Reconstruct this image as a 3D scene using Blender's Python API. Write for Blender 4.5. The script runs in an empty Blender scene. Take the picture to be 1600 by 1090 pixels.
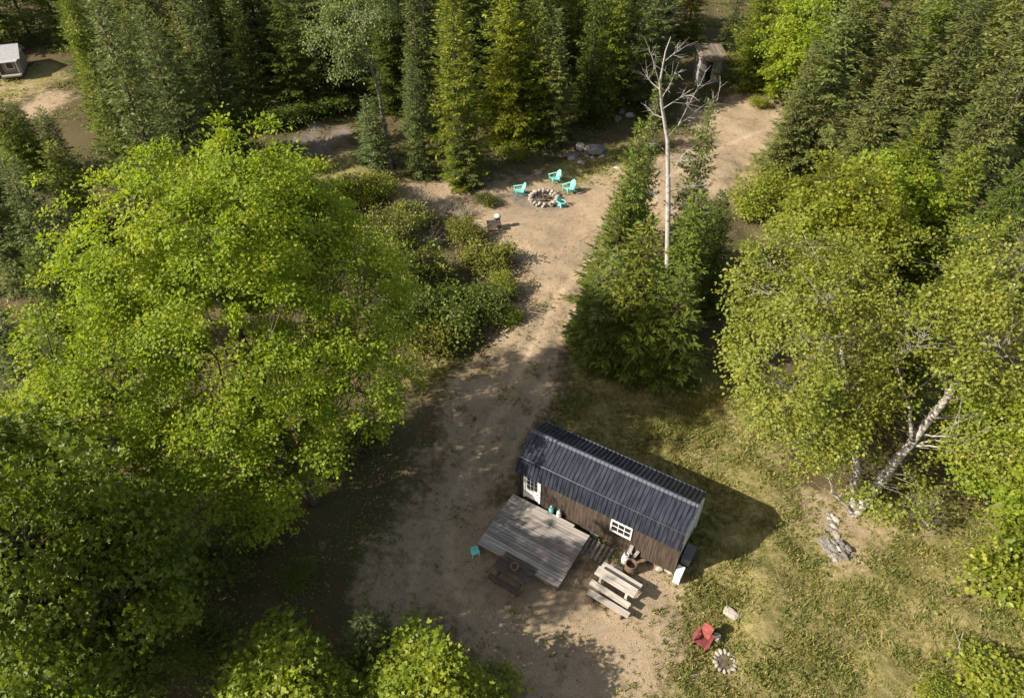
import bpy, bmesh, math, random
import numpy as np
from mathutils import Vector, Matrix
R_ = math.radians
random.seed(7)
rng = np.random.default_rng(11)
sc = bpy.context.scene
C = sc.collection

# ------------------------------------------------------------------ camera, sky, sun, exposure
CAM_H, PITCH, FPX = 25.0, R_(42.0), 1067.0            # drone height, tilt below the horizon, focal length in photo pixels
cd = bpy.data.cameras.new('camera'); cam = bpy.data.objects.new('camera', cd); C.objects.link(cam)
cam.location = (0, 0, CAM_H); cam.rotation_euler = (R_(90) - PITCH, 0, 0)
cd.sensor_width = 36.0; cd.lens = 36.0 * FPX / 1600.0; cd.clip_start = 0.5; cd.clip_end = 1500
sc.camera = cam
w = bpy.data.worlds.new('World'); sc.world = w; w.use_nodes = True
SUN_EL, SH_AZ = R_(34.5), R_(17.0)                     # sun height; direction its shadows fall
sky = w.node_tree.nodes.new('ShaderNodeTexSky'); sky.sky_type = 'NISHITA'; sky.sun_disc = False
sky.sun_elevation = SUN_EL; sky.sun_rotation = math.atan2(-math.cos(SH_AZ), -math.sin(SH_AZ))
bg = w.node_tree.nodes['Background']; bg.inputs['Strength'].default_value = 0.10
tn = w.node_tree.nodes.new('ShaderNodeMix'); tn.data_type = 'RGBA'; tn.blend_type = 'MULTIPLY'; tn.inputs[0].default_value = 1.0   # the camera's warm white balance
tn.inputs[7].default_value = (1.25, 1.0, 0.74, 1); w.node_tree.links.new(sky.outputs[0], tn.inputs[6]); w.node_tree.links.new(tn.outputs[2], bg.inputs[0])
sd = bpy.data.lights.new('sun', 'SUN'); sd.energy = 4.8; sd.angle = R_(0.55); sd.color = (1.0, 0.91, 0.77)
sun = bpy.data.objects.new('sun', sd); C.objects.link(sun); sun.location = (-60, -20, 60)
sun.rotation_euler = Vector((math.cos(SH_AZ) * math.cos(SUN_EL), math.sin(SH_AZ) * math.cos(SUN_EL), -math.sin(SUN_EL))).to_track_quat('-Z', 'Y').to_euler()
vs = sc.view_settings; vs.view_transform = 'Standard'; vs.look = 'None'; vs.gamma = 1.0; vs.exposure = 1.02; vs.use_curve_mapping = False
sc.render.engine = 'CYCLES'
cy = sc.cycles; cy.max_bounces = 6; cy.diffuse_bounces = 3; cy.glossy_bounces = 2; cy.transmission_bounces = 4; cy.transparent_max_bounces = 4
cy.use_denoising = True

# ------------------------------------------------------------------ surveying: photo pixels to places on the ground
def ground(x, y):
    x = np.asarray(x, float); y = np.asarray(y, float)
    z = 0.10 * np.sin(x * 0.31 + 1.0) * np.sin(y * 0.23) + 0.06 * np.sin(x * 0.9 + y * 0.5)
    flat = np.clip((np.hypot(x - 4.0, y - 15.0) - 6.0) / 6.0, 0, 1)
    z = z * flat + 3.2 * np.clip((y - 56) / 45.0, 0, 1) ** 1.3
    return z
def ray(u, v):
    a = (u - 800) / FPX; b = (545 - v) / FPX
    return a, math.cos(PITCH) + b * math.sin(PITCH), -math.sin(PITCH) + b * math.cos(PITCH)
def PZ(u, v, z):
    a, dy, dz = ray(u, v); t = (z - CAM_H) / dz
    return Vector((a * t, dy * t, z))
def P(u, v):
    z = 0.0
    for _ in range(12):
        p = PZ(u, v, z); z = float(ground(p.x, p.y))
    return PZ(u, v, z)
def top_height(base, vt):                              # height at which a plumb line from base shows at row vt
    lo, hi = 0.2, 24.0
    for _ in range(40):
        m = (lo + hi) / 2; z = base.z + m - CAM_H
        d = base.y * math.cos(PITCH) - z * math.sin(PITCH); up = base.y * math.sin(PITCH) + z * math.cos(PITCH)
        if 545 - FPX * up / d > vt: lo = m
        else: hi = m
    return (lo + hi) / 2

# ------------------------------------------------------------------ materials
def nodes(name):
    m = bpy.data.materials.new(name); m.use_nodes = True
    nt = m.node_tree; b = nt.nodes['Principled BSDF']
    return m, nt, b
def N(nt, t, **k):
    n = nt.nodes.new(t)
    for a, v in k.items(): setattr(n, a, v)
    return n
def mixc(nt, fac, a, b, blend='MIX'):
    n = N(nt, 'ShaderNodeMix', data_type='RGBA', blend_type=blend)
    for s, v in ((n.inputs[0], fac), (n.inputs[6], a), (n.inputs[7], b)):
        if isinstance(v, bpy.types.NodeSocket): nt.links.new(v, s)
        elif isinstance(v, (int, float)): s.default_value = v
        else: s.default_value = (*v, 1)
    return n.outputs[2]
def maprange(nt, v, a, b, c=0.0, d=1.0):
    n = N(nt, 'ShaderNodeMapRange'); nt.links.new(v, n.inputs[0])
    for i, q in zip((1, 2, 3, 4), (a, b, c, d)): n.inputs[i].default_value = q
    return n.outputs[0]
def noise(nt, scale, detail=4, vec=None, rough=0.55):
    n = N(nt, 'ShaderNodeTexNoise'); n.inputs['Scale'].default_value = scale; n.inputs['Detail'].default_value = detail; n.inputs['Roughness'].default_value = rough
    if vec is not None: nt.links.new(vec, n.inputs['Vector'])
    return n.outputs['Fac']
def coords(nt, kind='Object', scale=None):
    tc = N(nt, 'ShaderNodeTexCoord'); o = tc.outputs[kind]
    if scale:
        mp = N(nt, 'ShaderNodeMapping'); mp.inputs['Scale'].default_value = scale; nt.links.new(o, mp.inputs['Vector']); o = mp.outputs[0]
    return o
def bump(nt, b, h, strength, dist=0.02):
    n = N(nt, 'ShaderNodeBump'); n.inputs['Strength'].default_value = strength; n.inputs['Distance'].default_value = dist
    nt.links.new(h, n.inputs['Height']); nt.links.new(n.outputs[0], b.inputs['Normal'])
def surf(name, a, b2, scale=(6, 6, 6), rough=0.8, bmp=0.3, metal=0.0, rand=0.25, spec=0.3, lo=0.35, hi=0.65):
    m, nt, b = nodes(name)
    v = coords(nt, 'Object', scale)
    f = noise(nt, 1.0, 6, v)
    col = mixc(nt, maprange(nt, f, lo, hi), a, b2)
    oi = N(nt, 'ShaderNodeObjectInfo')
    k = maprange(nt, oi.outputs['Random'], 0, 1, 1 - rand, 1 + rand)
    cb = N(nt, 'ShaderNodeCombineXYZ')
    for i in range(3): nt.links.new(k, cb.inputs[i])
    col = mixc(nt, 1.0, col, cb.outputs[0], 'MULTIPLY')
    nt.links.new(col, b.inputs['Base Color'])
    b.inputs['Roughness'].default_value = rough; b.inputs['Metallic'].default_value = metal; b.inputs['Specular IOR Level'].default_value = spec
    if bmp: bump(nt, b, f, bmp)
    return m
def leafmat(name, a, b2, trans=0.35, tcol=None, rough=0.5):
    m, nt, b = nodes(name)
    g = N(nt, 'ShaderNodeNewGeometry')
    oi = N(nt, 'ShaderNodeObjectInfo')
    col = mixc(nt, g.outputs['Random Per Island'], a, b2)
    lf = noise(nt, 0.7, 3, coords(nt, 'Object'))
    dk = mixc(nt, 0.6, col, (0.55, 0.75, 0.6), 'MULTIPLY')
    col = mixc(nt, maprange(nt, lf, 0.38, 0.62), dk, col)
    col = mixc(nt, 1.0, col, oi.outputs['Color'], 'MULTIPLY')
    nt.links.new(col, b.inputs['Base Color'])
    b.inputs['Roughness'].default_value = rough; b.inputs['Specular IOR Level'].default_value = 0.35
    t = N(nt, 'ShaderNodeBsdfTranslucent')
    nt.links.new(mixc(nt, 1.0, col, tcol or (1.5, 1.35, 0.5), 'MULTIPLY'), t.inputs['Color'])
    ms = N(nt, 'ShaderNodeMixShader'); ms.inputs[0].default_value = trans
    nt.links.new(b.outputs[0], ms.inputs[1]); nt.links.new(t.outputs[0], ms.inputs[2])
    nt.links.new(ms.outputs[0], nt.nodes['Material Output'].inputs['Surface'])
    return m

M = {}
M['maple'] = leafmat('maple_leaf', (0.20, 0.27, 0.024), (0.33, 0.38, 0.034), 0.48, (1.5, 1.45, 0.5), 0.6)
M['young'] = leafmat('young_maple_leaf', (0.14, 0.185, 0.022), (0.27, 0.30, 0.034), 0.42)
M['birch'] = leafmat('birch_leaf', (0.18, 0.21, 0.034), (0.33, 0.335, 0.06), 0.45)
M['aspen'] = leafmat('aspen_leaf', (0.115, 0.16, 0.048), (0.205, 0.24, 0.085), 0.35)
M['shrub'] = leafmat('shrub_leaf', (0.11, 0.145, 0.026), (0.24, 0.255, 0.055), 0.40)
M['needle'] = leafmat('fir_needles', (0.095, 0.135, 0.022), (0.215, 0.24, 0.040), 0.34, (1.4, 1.3, 0.55), 0.55)
M['spruce'] = leafmat('spruce_needles', (0.10, 0.13, 0.036), (0.215, 0.235, 0.072), 0.30, (1.3, 1.25, 0.65), 0.55)
M['grass'] = leafmat('grass_blades', (0.115, 0.145, 0.024), (0.40, 0.345, 0.13), 0.32)
M['litter'] = leafmat('dry_leaves', (0.14, 0.085, 0.04), (0.44, 0.34, 0.21), 0.1, (1, 0.9, 0.7), 0.7)
M['bark'] = surf('brown_bark', (0.055, 0.042, 0.032), (0.13, 0.105, 0.08), (9, 9, 2.2), 0.9, 0.6)
M['graybark'] = surf('grey_bark', (0.16, 0.145, 0.125), (0.30, 0.275, 0.24), (9, 9, 2.2), 0.9, 0.5)
M['birchbark'] = surf('white_birch_bark', (0.07, 0.062, 0.054), (0.40, 0.375, 0.335), (5, 5, 12), 0.75, 0.3, lo=0.36, hi=0.52)
M['deadwood'] = surf('bleached_dead_wood', (0.13, 0.12, 0.115), (0.32, 0.30, 0.285), (5, 5, 6), 0.8, 0.3, lo=0.3, hi=0.5)
M['deck'] = surf('weathered_grey_deck_board', (0.20, 0.18, 0.165), (0.40, 0.365, 0.335), (1.2, 22, 22), 0.75, 0.35, rand=0.3)
M['frame'] = surf('dark_framing_lumber', (0.10, 0.08, 0.06), (0.19, 0.15, 0.11), (3, 12, 12), 0.85, 0.3)
M['greywood'] = surf('sun_bleached_lumber', (0.26, 0.235, 0.205), (0.46, 0.42, 0.37), (1.5, 18, 18), 0.8, 0.3, rand=0.2)
M['darkwood'] = surf('dark_stained_lumber', (0.05, 0.042, 0.036), (0.12, 0.095, 0.075), (2, 14, 14), 0.8, 0.3)
M['siding'] = surf('brown_stained_siding', (0.034, 0.026, 0.021), (0.088, 0.064, 0.048), (14, 14, 1.3), 0.75, 0.3, rand=0.22)
M['white'] = surf('white_paint', (0.62, 0.62, 0.60), (0.78, 0.78, 0.76), (4, 4, 4), 0.55, 0.1, rand=0.05)
M['gable'] = surf('pale_grey_paint', (0.46, 0.47, 0.47), (0.62, 0.63, 0.63), (5, 5, 1.5), 0.65, 0.15, rand=0.08)
M['plastic'] = surf('white_plastic', (0.60, 0.60, 0.58), (0.72, 0.72, 0.70), (3, 3, 3), 0.4, 0, rand=0.03)
M['teal'] = surf('turquoise_paint', (0.17, 0.55, 0.52), (0.26, 0.68, 0.64), (5, 5, 5), 0.5, 0.08, rand=0.08)
M['red'] = surf('faded_red_paint', (0.19, 0.046, 0.044), (0.28, 0.085, 0.08), (5, 5, 5), 0.55, 0.08, rand=0.08)
M['roof'] = surf('dark_blue_roof_steel', (0.014, 0.018, 0.029), (0.048, 0.054, 0.076), (9, 1.6, 1.6), 0.34, 0.04, metal=0.25, rand=0.1, spec=0.5)
M['cap'] = surf('roof_ridge_steel', (0.10, 0.11, 0.14), (0.15, 0.16, 0.19), (2, 2, 2), 0.4, 0, metal=0.3, rand=0.02, spec=0.5)
M['black'] = surf('dark_interior', (0.012, 0.011, 0.010), (0.02, 0.018, 0.016), (2, 2, 2), 0.9, 0)
M['stone'] = surf('pale_granite', (0.20, 0.18, 0.155), (0.46, 0.42, 0.37), (5, 5, 5), 0.85, 0.6, rand=0.25)
M['rock'] = surf('grey_boulder_rock', (0.10, 0.095, 0.088), (0.27, 0.25, 0.23), (3, 3, 3), 0.9, 0.6, rand=0.2)
M['ash'] = surf('wood_ash', (0.06, 0.048, 0.036), (0.20, 0.155, 0.11), (7, 7, 7), 0.95, 0.5)
M['char'] = surf('charred_wood', (0.02, 0.018, 0.016), (0.16, 0.12, 0.08), (9, 9, 9), 0.9, 0.4)
M['rust'] = surf('weathered_barrel_steel', (0.085, 0.055, 0.038), (0.16, 0.115, 0.08), (6, 6, 3), 0.7, 0.2)
M['shake'] = surf('mossy_grey_roof_boards', (0.10, 0.082, 0.062), (0.22, 0.18, 0.135), (10, 2, 10), 0.9, 0.4, rand=0.3)
M['old'] = surf('old_grey_barnwood', (0.16, 0.145, 0.135), (0.33, 0.305, 0.285), (14, 14, 1.6), 0.85, 0.35, rand=0.3)
M['shingle'] = surf('grey_asphalt_shingle', (0.22, 0.22, 0.23), (0.34, 0.34, 0.36), (6, 6, 6), 0.85, 0.2)
M['terracotta'] = surf('clay_pot', (0.22, 0.14, 0.09), (0.31, 0.20, 0.14), (6, 6, 6), 0.8, 0.2)
gm, nt, b = nodes('window_glass'); b.inputs['Base Color'].default_value = (0.02, 0.024, 0.028, 1); b.inputs['Roughness'].default_value = 0.06; b.inputs['Specular IOR Level'].default_value = 0.6
M['glass'] = gm

def ground_material():
    m, nt, b = nodes('soil_and_turf')
    at = N(nt, 'ShaderNodeVertexColor', layer_name='cover')
    sp = N(nt, 'ShaderNodeSeparateColor'); nt.links.new(at.outputs['Color'], sp.inputs[0])
    pos = coords(nt, 'Object')
    n1 = noise(nt, 0.55, 6, pos); n2 = noise(nt, 3.2, 8, pos, 0.65); n3 = noise(nt, 19.0, 4, pos, 0.7); n4 = noise(nt, 70.0, 2, pos)
    dirt = mixc(nt, maprange(nt, n2, 0.33, 0.68), (0.25, 0.185, 0.118), (0.41, 0.315, 0.215))
    dirt = mixc(nt, maprange(nt, noise(nt, 6.5, 5, pos, 0.7), 0.56, 0.70), dirt, (0.20, 0.15, 0.10))
    dirt = mixc(nt, maprange(nt, n1, 0.40, 0.66), dirt, (0.35, 0.275, 0.19))
    dirt = mixc(nt, maprange(nt, n3, 0.50, 0.72), dirt, (0.15, 0.115, 0.07))
    n5 = noise(nt, 1.4, 5, pos, 0.6); dirt = mixc(nt, maprange(nt, n5, 0.56, 0.74), dirt, (0.175, 0.145, 0.075))
    dirt = mixc(nt, maprange(nt, n4, 0.64, 0.76), dirt, (0.50, 0.42, 0.33))
    turf = mixc(nt, maprange(nt, n3, 0.35, 0.62), (0.095, 0.098, 0.026), (0.25, 0.215, 0.085))
    turf = mixc(nt, maprange(nt, n2, 0.45, 0.66), turf, (0.31, 0.25, 0.13))
    duff = mixc(nt, maprange(nt, n3, 0.38, 0.66), (0.062, 0.050, 0.027), (0.16, 0.118, 0.068))
    duff = mixc(nt, maprange(nt, n2, 0.48, 0.66), duff, (0.068, 0.080, 0.024))
    grav = mixc(nt, maprange(nt, n3, 0.35, 0.65), (0.13, 0.11, 0.095), (0.23, 0.195, 0.165))
    def edge(ch):
        a = N(nt, 'ShaderNodeMath', operation='ADD'); nt.links.new(sp.outputs[ch], a.inputs[0])
        k = N(nt, 'ShaderNodeMath', operation='MULTIPLY_ADD'); nt.links.new(n2, k.inputs[0]); k.inputs[1].default_value = 0.9; k.inputs[2].default_value = -0.45
        nt.links.new(k.outputs[0], a.inputs[1])
        k2 = N(nt, 'ShaderNodeMath', operation='MULTIPLY_ADD'); nt.links.new(n1, k2.inputs[0]); k2.inputs[1].default_value = 1.5; nt.links.new(a.outputs[0], k2.inputs[2])
        return maprange(nt, k2.outputs[0], 1.02, 1.36)
    col = mixc(nt, edge('Green'), duff, turf)
    col = mixc(nt, edge('Red'), col, dirt)
    ra = N(nt, 'ShaderNodeMath', operation='MULTIPLY'); nt.links.new(at.outputs['Alpha'], ra.inputs[0]); nt.links.new(maprange(nt, n2, .3, .6), ra.inputs[1])
    col = mixc(nt, ra.outputs[0], col, (0.44, 0.345, 0.24))
    col = mixc(nt, edge('Blue'), col, grav)
    nt.links.new(col, b.inputs['Base Color']); b.inputs['Roughness'].default_value = 0.95; b.inputs['Specular IOR Level'].default_value = 0.1
    h = mixc(nt, 0.5, n2, n3); bump(nt, b, h, 0.8, 0.10)
    return m
M['ground'] = ground_material()

# ------------------------------------------------------------------ mesh helpers
class MB:
    def __init__(s): s.v = []; s.f = []
    def add(s, V, F):
        o = len(s.v); s.v += [tuple(map(float, p)) for p in V]; s.f += [tuple(i + o for i in f) for f in F]; return s
    def box(s, c, d, rot=None):
        x, y, z = d[0] / 2, d[1] / 2, d[2] / 2
        V = [Vector(p) for p in ((-x,-y,-z),(x,-y,-z),(x,y,-z),(-x,y,-z),(-x,-y,z),(x,-y,z),(x,y,z),(-x,y,z))]
        if rot is not None: V = [rot @ p for p in V]
        return s.add([p + Vector(c) for p in V], [(0,3,2,1),(4,5,6,7),(0,1,5,4),(1,2,6,5),(2,3,7,6),(3,0,4,7)])
    def bar(s, a, b2, wd, th, up=(0, 0, 1)):
        a, b2 = Vector(a), Vector(b2); d = b2 - a; L = d.length; x = d.normalized()
        y = Vector(up).cross(x)
        if y.length < 1e-4: y = Vector((0, 1, 0)).cross(x)
        y.normalize(); z = x.cross(y)
        return s.box((a + b2) / 2, (L, wd, th), Matrix((x, y, z)).transposed())
    def tube(s, pts, rad, n=6, cap=True):
        pts = [Vector(p) for p in pts]; V = []; F = []
        ref = Vector((0.3, 0.9, 0.2))
        for i, p in enumerate(pts):
            d = (pts[min(i + 1, len(pts) - 1)] - pts[max(i - 1, 0)]).normalized()
            a = d.cross(ref)
            if a.length < 0.05: a = d.cross(Vector((1, 0, 0)))
            a.normalize(); c = d.cross(a)
            r = rad[i] if hasattr(rad, '__len__') else rad
            for k in range(n):
                t = 2 * math.pi * k / n; V.append(p + (a * math.cos(t) + c * math.sin(t)) * r)
        for i in range(len(pts) - 1):
            for k in range(n):
                F.append((i*n+k, i*n+(k+1) % n, (i+1)*n+(k+1) % n, (i+1)*n+k))
        if cap: F += [tuple(range(n - 1, -1, -1)), tuple((len(pts)-1)*n + k for k in range(n))]
        return s.add(V, F)
    def lathe(s, prof, n=16, c=(0, 0, 0)):
        V = []; F = []
        for r, z in prof:
            for k in range(n):
                t = 2 * math.pi * k / n; V.append((c[0] + r * math.cos(t), c[1] + r * math.sin(t), c[2] + z))
        for i in range(len(prof) - 1):
            for k in range(n): F.append((i*n+k, i*n+(k+1) % n, (i+1)*n+(k+1) % n, (i+1)*n+k))
        F += [tuple(range(n - 1, -1, -1)), tuple((len(prof)-1)*n + k for k in range(n))]
        return s.add(V, F)
    def mesh(s, name, mat, smooth=False):
        me = bpy.data.meshes.new(name); me.from_pydata(s.v, [], s.f); me.materials.append(mat)
        if smooth: me.polygons.foreach_set('use_smooth', [True] * len(me.polygons))
        me.update(); return me
    def build(s, name, mat, parent=None, loc=(0, 0, 0), rot=(0, 0, 0), smooth=False):
        return obj(name, s.mesh(name, mat, smooth), parent, loc, rot)
def obj(name, me, parent=None, loc=(0, 0, 0), rot=(0, 0, 0), scale=None):
    o = bpy.data.objects.new(name, me); C.objects.link(o); o.parent = parent; o.location = loc; o.rotation_euler = rot
    if scale is not None: o.scale = scale
    return o
def tag(o, label, cat, group=None, kind=None):
    o['label'] = label; o['category'] = cat
    if group: o['group'] = group
    if kind: o['kind'] = kind
    return o
def thing(name, label, cat, loc=(0, 0, 0), rz=0.0, group=None):
    o = bpy.data.objects.new(name, None); C.objects.link(o); o.location = loc; o.rotation_euler = (0, 0, rz); o.empty_display_size = 0.3
    return tag(o, label, cat, group)
def dup(o, loc, rz, label, parent=None):
    def cp(q, par):
        n = q.copy(); C.objects.link(n); n.parent = par
        for ch in q.children: cp(ch, n)
        return n
    n = cp(o, parent); n.location = loc; n.rotation_euler = (0, 0, rz)
    if label: n['label'] = label
    return n
def fastmesh(name, V, F, mat, smooth=False):          # V (n,3), F (m,k) arrays
    me = bpy.data.meshes.new(name); k = F.shape[1]
    me.vertices.add(len(V)); me.vertices.foreach_set('co', np.ascontiguousarray(V, np.float32).ravel())
    me.loops.add(F.size); me.loops.foreach_set('vertex_index', np.ascontiguousarray(F, np.int32).ravel())
    me.polygons.add(len(F)); me.polygons.foreach_set('loop_start', np.arange(0, F.size, k, dtype=np.int32))
    me.materials.append(mat); me.update(calc_edges=True)
    if smooth: me.polygons.foreach_set('use_smooth', np.ones(len(F), bool))
    return me
def unit(a): return a / np.maximum(np.linalg.norm(a, axis=1, keepdims=True), 1e-6)
def leaves(cen, tan, nor, size, T, TF):               # a leaf template set at every point
    tan = unit(tan); nor = unit(nor - tan * np.sum(nor * tan, 1, keepdims=True)); bi = np.cross(tan, nor)
    s = size[:, None, None]
    V = cen[:, None, :] + s * (T[None, :, 0:1] * bi[:, None, :] + T[None, :, 1:2] * tan[:, None, :] + T[None, :, 2:3] * nor[:, None, :])
    n, k = len(cen), len(T)
    F = TF[None] + (np.arange(n) * k)[:, None, None]
    return V.reshape(-1, 3), F.reshape(-1, TF.shape[1])
MAPLE_T = np.array([(0, 0, 0), (.20, .45, .05), (0, 1, -.12), (-.20, .45, .05), (.56, .50, .04), (.44, .06, .02), (-.56, .50, .04), (-.44, .06, .02)], float)
MAPLE_F = np.array([(0, 1, 2), (0, 2, 3), (0, 4, 1), (0, 3, 6), (0, 5, 4), (0, 6, 7)])
OVAL_T = np.array([(0, 0, 0), (.38, .45, .09), (0, 1, -.14), (-.38, .45, .09)], float)
OVAL_F = np.array([(0, 1, 2), (0, 2, 3)])
NEED_T = np.array([(0, 0, 0), (.17, .38, -.03), (0, 1, -.04), (-.17, .38, -.03)], float)

# ------------------------------------------------------------------ ground cover areas (outlined on the ground)
def poly(*px): return np.array([P(*q)[:2] for q in px])
DIRT = [poly((1060, 905), (1010, 880), (905, 872), (760, 790), (800, 720), (872, 610), (884, 510), (905, 425), (968, 340), (985, 288), (955, 275), (875, 300), (842, 268), (765, 284),
             (690, 322), (755, 345), (800, 392), (826, 470), (768, 560), (705, 600), (695, 690), (648, 790), (575, 890), (600, 975), (760, 1010), (780, 1120), (1035, 1120), (1060, 1000)),
        poly((968, 342), (985, 285), (1088, 212), (1078, 178), (1150, 148), (1246, 156), (1248, 214), (1160, 258), (1100, 330), (960, 405)),
        poly((1250, 775), (1330, 800), (1375, 835), (1350, 880), (1300, 872), (1272, 830)),
        poly((600, 290), (690, 280), (740, 282), (700, 330), (640, 330)),
        poly((20, 160), (50, 128), (100, 150), (70, 182), (-20, 190))]
TURF = [poly((1040, 895), (1130, 880), (1260, 790), (1620, 780), (1700, 1120), (1020, 1120)),
        poly((865, 640), (905, 570), (1120, 590), (1240, 740), (1275, 830), (1090, 905), (900, 700)),
        poly((835, 272), (930, 232), (1010, 215), (990, 285), (880, 302)),
        poly((450, 255), (560, 230), (640, 290), (560, 300), (470, 290)),
        poly((1140, 250), (1240, 210), (1260, 290), (1150, 330)),
        poly((660, 560), (730, 520), (690, 610), (640, 600)),
        poly((0, 120), (60, 100), (110, 120), (60, 150), (0, 165))]
GRAV = [poly((430, 222), (500, 190), (548, 190), (560, 236), (480, 256)), poly((790, 300), (870, 285), (905, 315), (850, 345), (790, 335))]
def mask(polys, X, Y, soft):
    out = np.full(X.shape, -9.0)
    for pg in polys:
        d2 = np.full(X.shape, 1e9); ins = np.zeros(X.shape, bool)
        for i in range(len(pg)):
            (ax, ay), (bx, by) = pg[i], pg[(i + 1) % len(pg)]
            ex, ey = bx - ax, by - ay
            t = np.clip(((X - ax) * ex + (Y - ay) * ey) / (ex * ex + ey * ey + 1e-9), 0, 1)
            d2 = np.minimum(d2, (X - ax - t * ex) ** 2 + (Y - ay - t * ey) ** 2)
            c = (ay > Y) != (by > Y)
            ins ^= c & (X < (bx - ax) * (Y - ay) / (by - ay + 1e-12) + ax)
        out = np.maximum(out, np.where(ins, 1, -1) * np.sqrt(d2))
    return np.clip(out / soft * 0.5 + 0.5, 0, 1)
def lump(x, y):                                        # small uneven relief
    r = np.random.default_rng(3); z = 0
    for k in range(26):
        a = r.uniform(0, 6.28); f = r.uniform(0.5, 4.5); z = z + 0.018 / (0.4 + f * 0.35) * np.sin((x * math.cos(a) + y * math.sin(a)) * f + r.uniform(0, 6.28))
    return z
def axis(lo, hi, step, far):
    core = np.arange(lo, hi + 1e-6, step); out = []; s = step; p = hi
    while p < far: s *= 1.35; p += s; out.append(p)
    inn = []; s = step; p = lo
    while p > -far: s *= 1.35; p -= s; inn.append(p)
    return np.concatenate([inn[::-1], core, out])
gx = axis(-30, 34, 0.22, 420); gy = axis(4, 64, 0.22, 420)
X, Y = np.meshgrid(gx, gy)
near = (X > -60) & (X < 60) & (Y > 0) & (Y < 100)
mD, mT, mG = mask(DIRT, X, Y, 1.9), mask(TURF, X, Y, 1.2), mask(GRAV, X, Y, 0.8)
track = [np.array([P(*q)[:2] for q in pts]) for pts in (
    ((1000, 300), (930, 390), (862, 470), (800, 600), (735, 720), (650, 880), (640, 1000)), ((1020, 310), (950, 405), (890, 490), (845, 600), (782, 730), (705, 800), (700, 900), (760, 1010)),
    ((1230, 190), (1130, 225), (1000, 300)))]
trk = np.full(X.shape, 9.0)
for pl in track:
    for i in range(len(pl) - 1):
        (ax, ay), (bx, by) = pl[i], pl[i + 1]; ex, ey = bx - ax, by - ay
        t = np.clip(((X - ax) * ex + (Y - ay) * ey) / (ex * ex + ey * ey), 0, 1); trk = np.minimum(trk, np.hypot(X - ax - t * ex, Y - ay - t * ey))
rut = np.exp(-(trk / 0.28) ** 2)
Zg = ground(X, Y) + lump(X, Y) * (1.5 - 0.8 * mD) - 0.08 * rut
V = np.stack([X, Y, Zg], -1).reshape(-1, 3)
ny, nx = X.shape; ii = np.arange(ny * nx).reshape(ny, nx)
F = np.stack([ii[:-1, :-1], ii[:-1, 1:], ii[1:, 1:], ii[1:, :-1]], -1).reshape(-1, 4)
me = fastmesh('ground', V, F, M['ground'], True)
ca = me.color_attributes.new('cover', 'FLOAT_COLOR', 'POINT')
ca.data.foreach_set('color', np.stack([np.clip(mD + 0.5 * rut * mD, 0, 1), mT, mG * np.where(Y < 50, 0.45, .5), rut * mD], -1).astype(np.float32).ravel())
g = obj('ground', me); g['kind'] = 'structure'
def gz(x, y): return float(ground(x, y) + lump(np.float64(x), np.float64(y)))
def on(u, v, dz=0.0):
    p = P(u, v); return Vector((p.x, p.y, gz(p.x, p.y) + dz))

# ------------------------------------------------------------------ cabin
CUX, CUY = math.cos(R_(-31.2)), math.sin(R_(-31.2))
CL, CW = 7.05, 2.44
corner = Vector((6.38, 14.24, 0))
cab = thing('cabin', 'small brown board cabin with a dark blue metal barn roof beside the deck', 'cabin', (corner.x - CL * CUX, corner.y - CL * CUY, 0), R_(-31.2))
FZ, EZ = 0.22, 2.30                                     # floor and top of the low walls
PROF = [(-0.20, 2.10), (0.10, 2.78), (CW / 2, 3.30), (CW - 0.10, 2.78), (CW + 0.20, 2.10)]
DOOR, WIN = (0.20, 1.02, 0.50, 2.16), (4.30, 5.10, 1.12, 1.74)
inner = MB().box((CL / 2, CW / 2, (FZ + EZ) / 2), (CL - 0.10, CW - 0.10, EZ - FZ)).build('wall', M['siding'], cab)
bw = CL / 35
for i in range(35):                                     # upright siding boards of the front wall, cut round the door and window
    x0, x1 = i * bw + 0.004, (i + 1) * bw - 0.004; spans = [(FZ, EZ + 0.18)]; xm = (x0 + x1) / 2
    if DOOR[0] - .06 < xm < DOOR[1] + .06: spans = [(DOOR[3] + 0.02, EZ + 0.18)]
    if WIN[0] < xm < WIN[1]: spans = [(FZ, WIN[2]), (WIN[3], EZ + 0.18)]
    for a, c in spans:
        MB().box((xm, 0.012 - 0.004 * (i % 3), (a + c) / 2), (x1 - x0, 0.04, c - a)).build('siding_board', M['siding'], cab)
for i in range(12):                                     # white boards of both gable ends follow the roof line
    for side, mt in ((CL - 0.02, M['gable']), (0.02, M['siding'])):
        y0, y1 = 0.03 + i * (CW - 0.06) / 12 + .003, 0.03 + (i + 1) * (CW - 0.06) / 12 - .003
        def rz(y): return float(np.interp(y, [p[0] for p in PROF], [p[1] for p in PROF])) - 0.05
        s = 0.022 + 0.003 * (i % 2); xa, xb = side - s, side + s
        MB().add([(xa, y0, FZ), (xb, y0, FZ), (xb, y1, FZ), (xa, y1, FZ), (xa, y0, rz(y0)), (xb, y0, rz(y0)), (xb, y1, rz(y1)), (xa, y1, rz(y1))],
                 [(0,3,2,1),(4,5,6,7),(0,1,5,4),(1,2,6,5),(2,3,7,6),(3,0,4,7)]).build('gable_board', mt, cab)
for i in range(24):
    MB().box(((i + .5) * CL / 24, CW + 0.004 * (i % 2), (FZ + EZ + .16) / 2), (CL / 24 - .006, 0.04, EZ + .16 - FZ)).build('siding_board', M['siding'], cab)
for x, y in ((-0.03, -0.03), (CL + 0.03, -0.03), (CL + 0.03, CW + 0.03), (-0.03, CW + 0.03)):
    MB().box((x, y, (FZ + EZ) / 2), (0.09, 0.09, EZ - FZ)).build('corner_trim', M['siding'] if x < 1 or y < 0 else M['gable'], cab)
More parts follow.
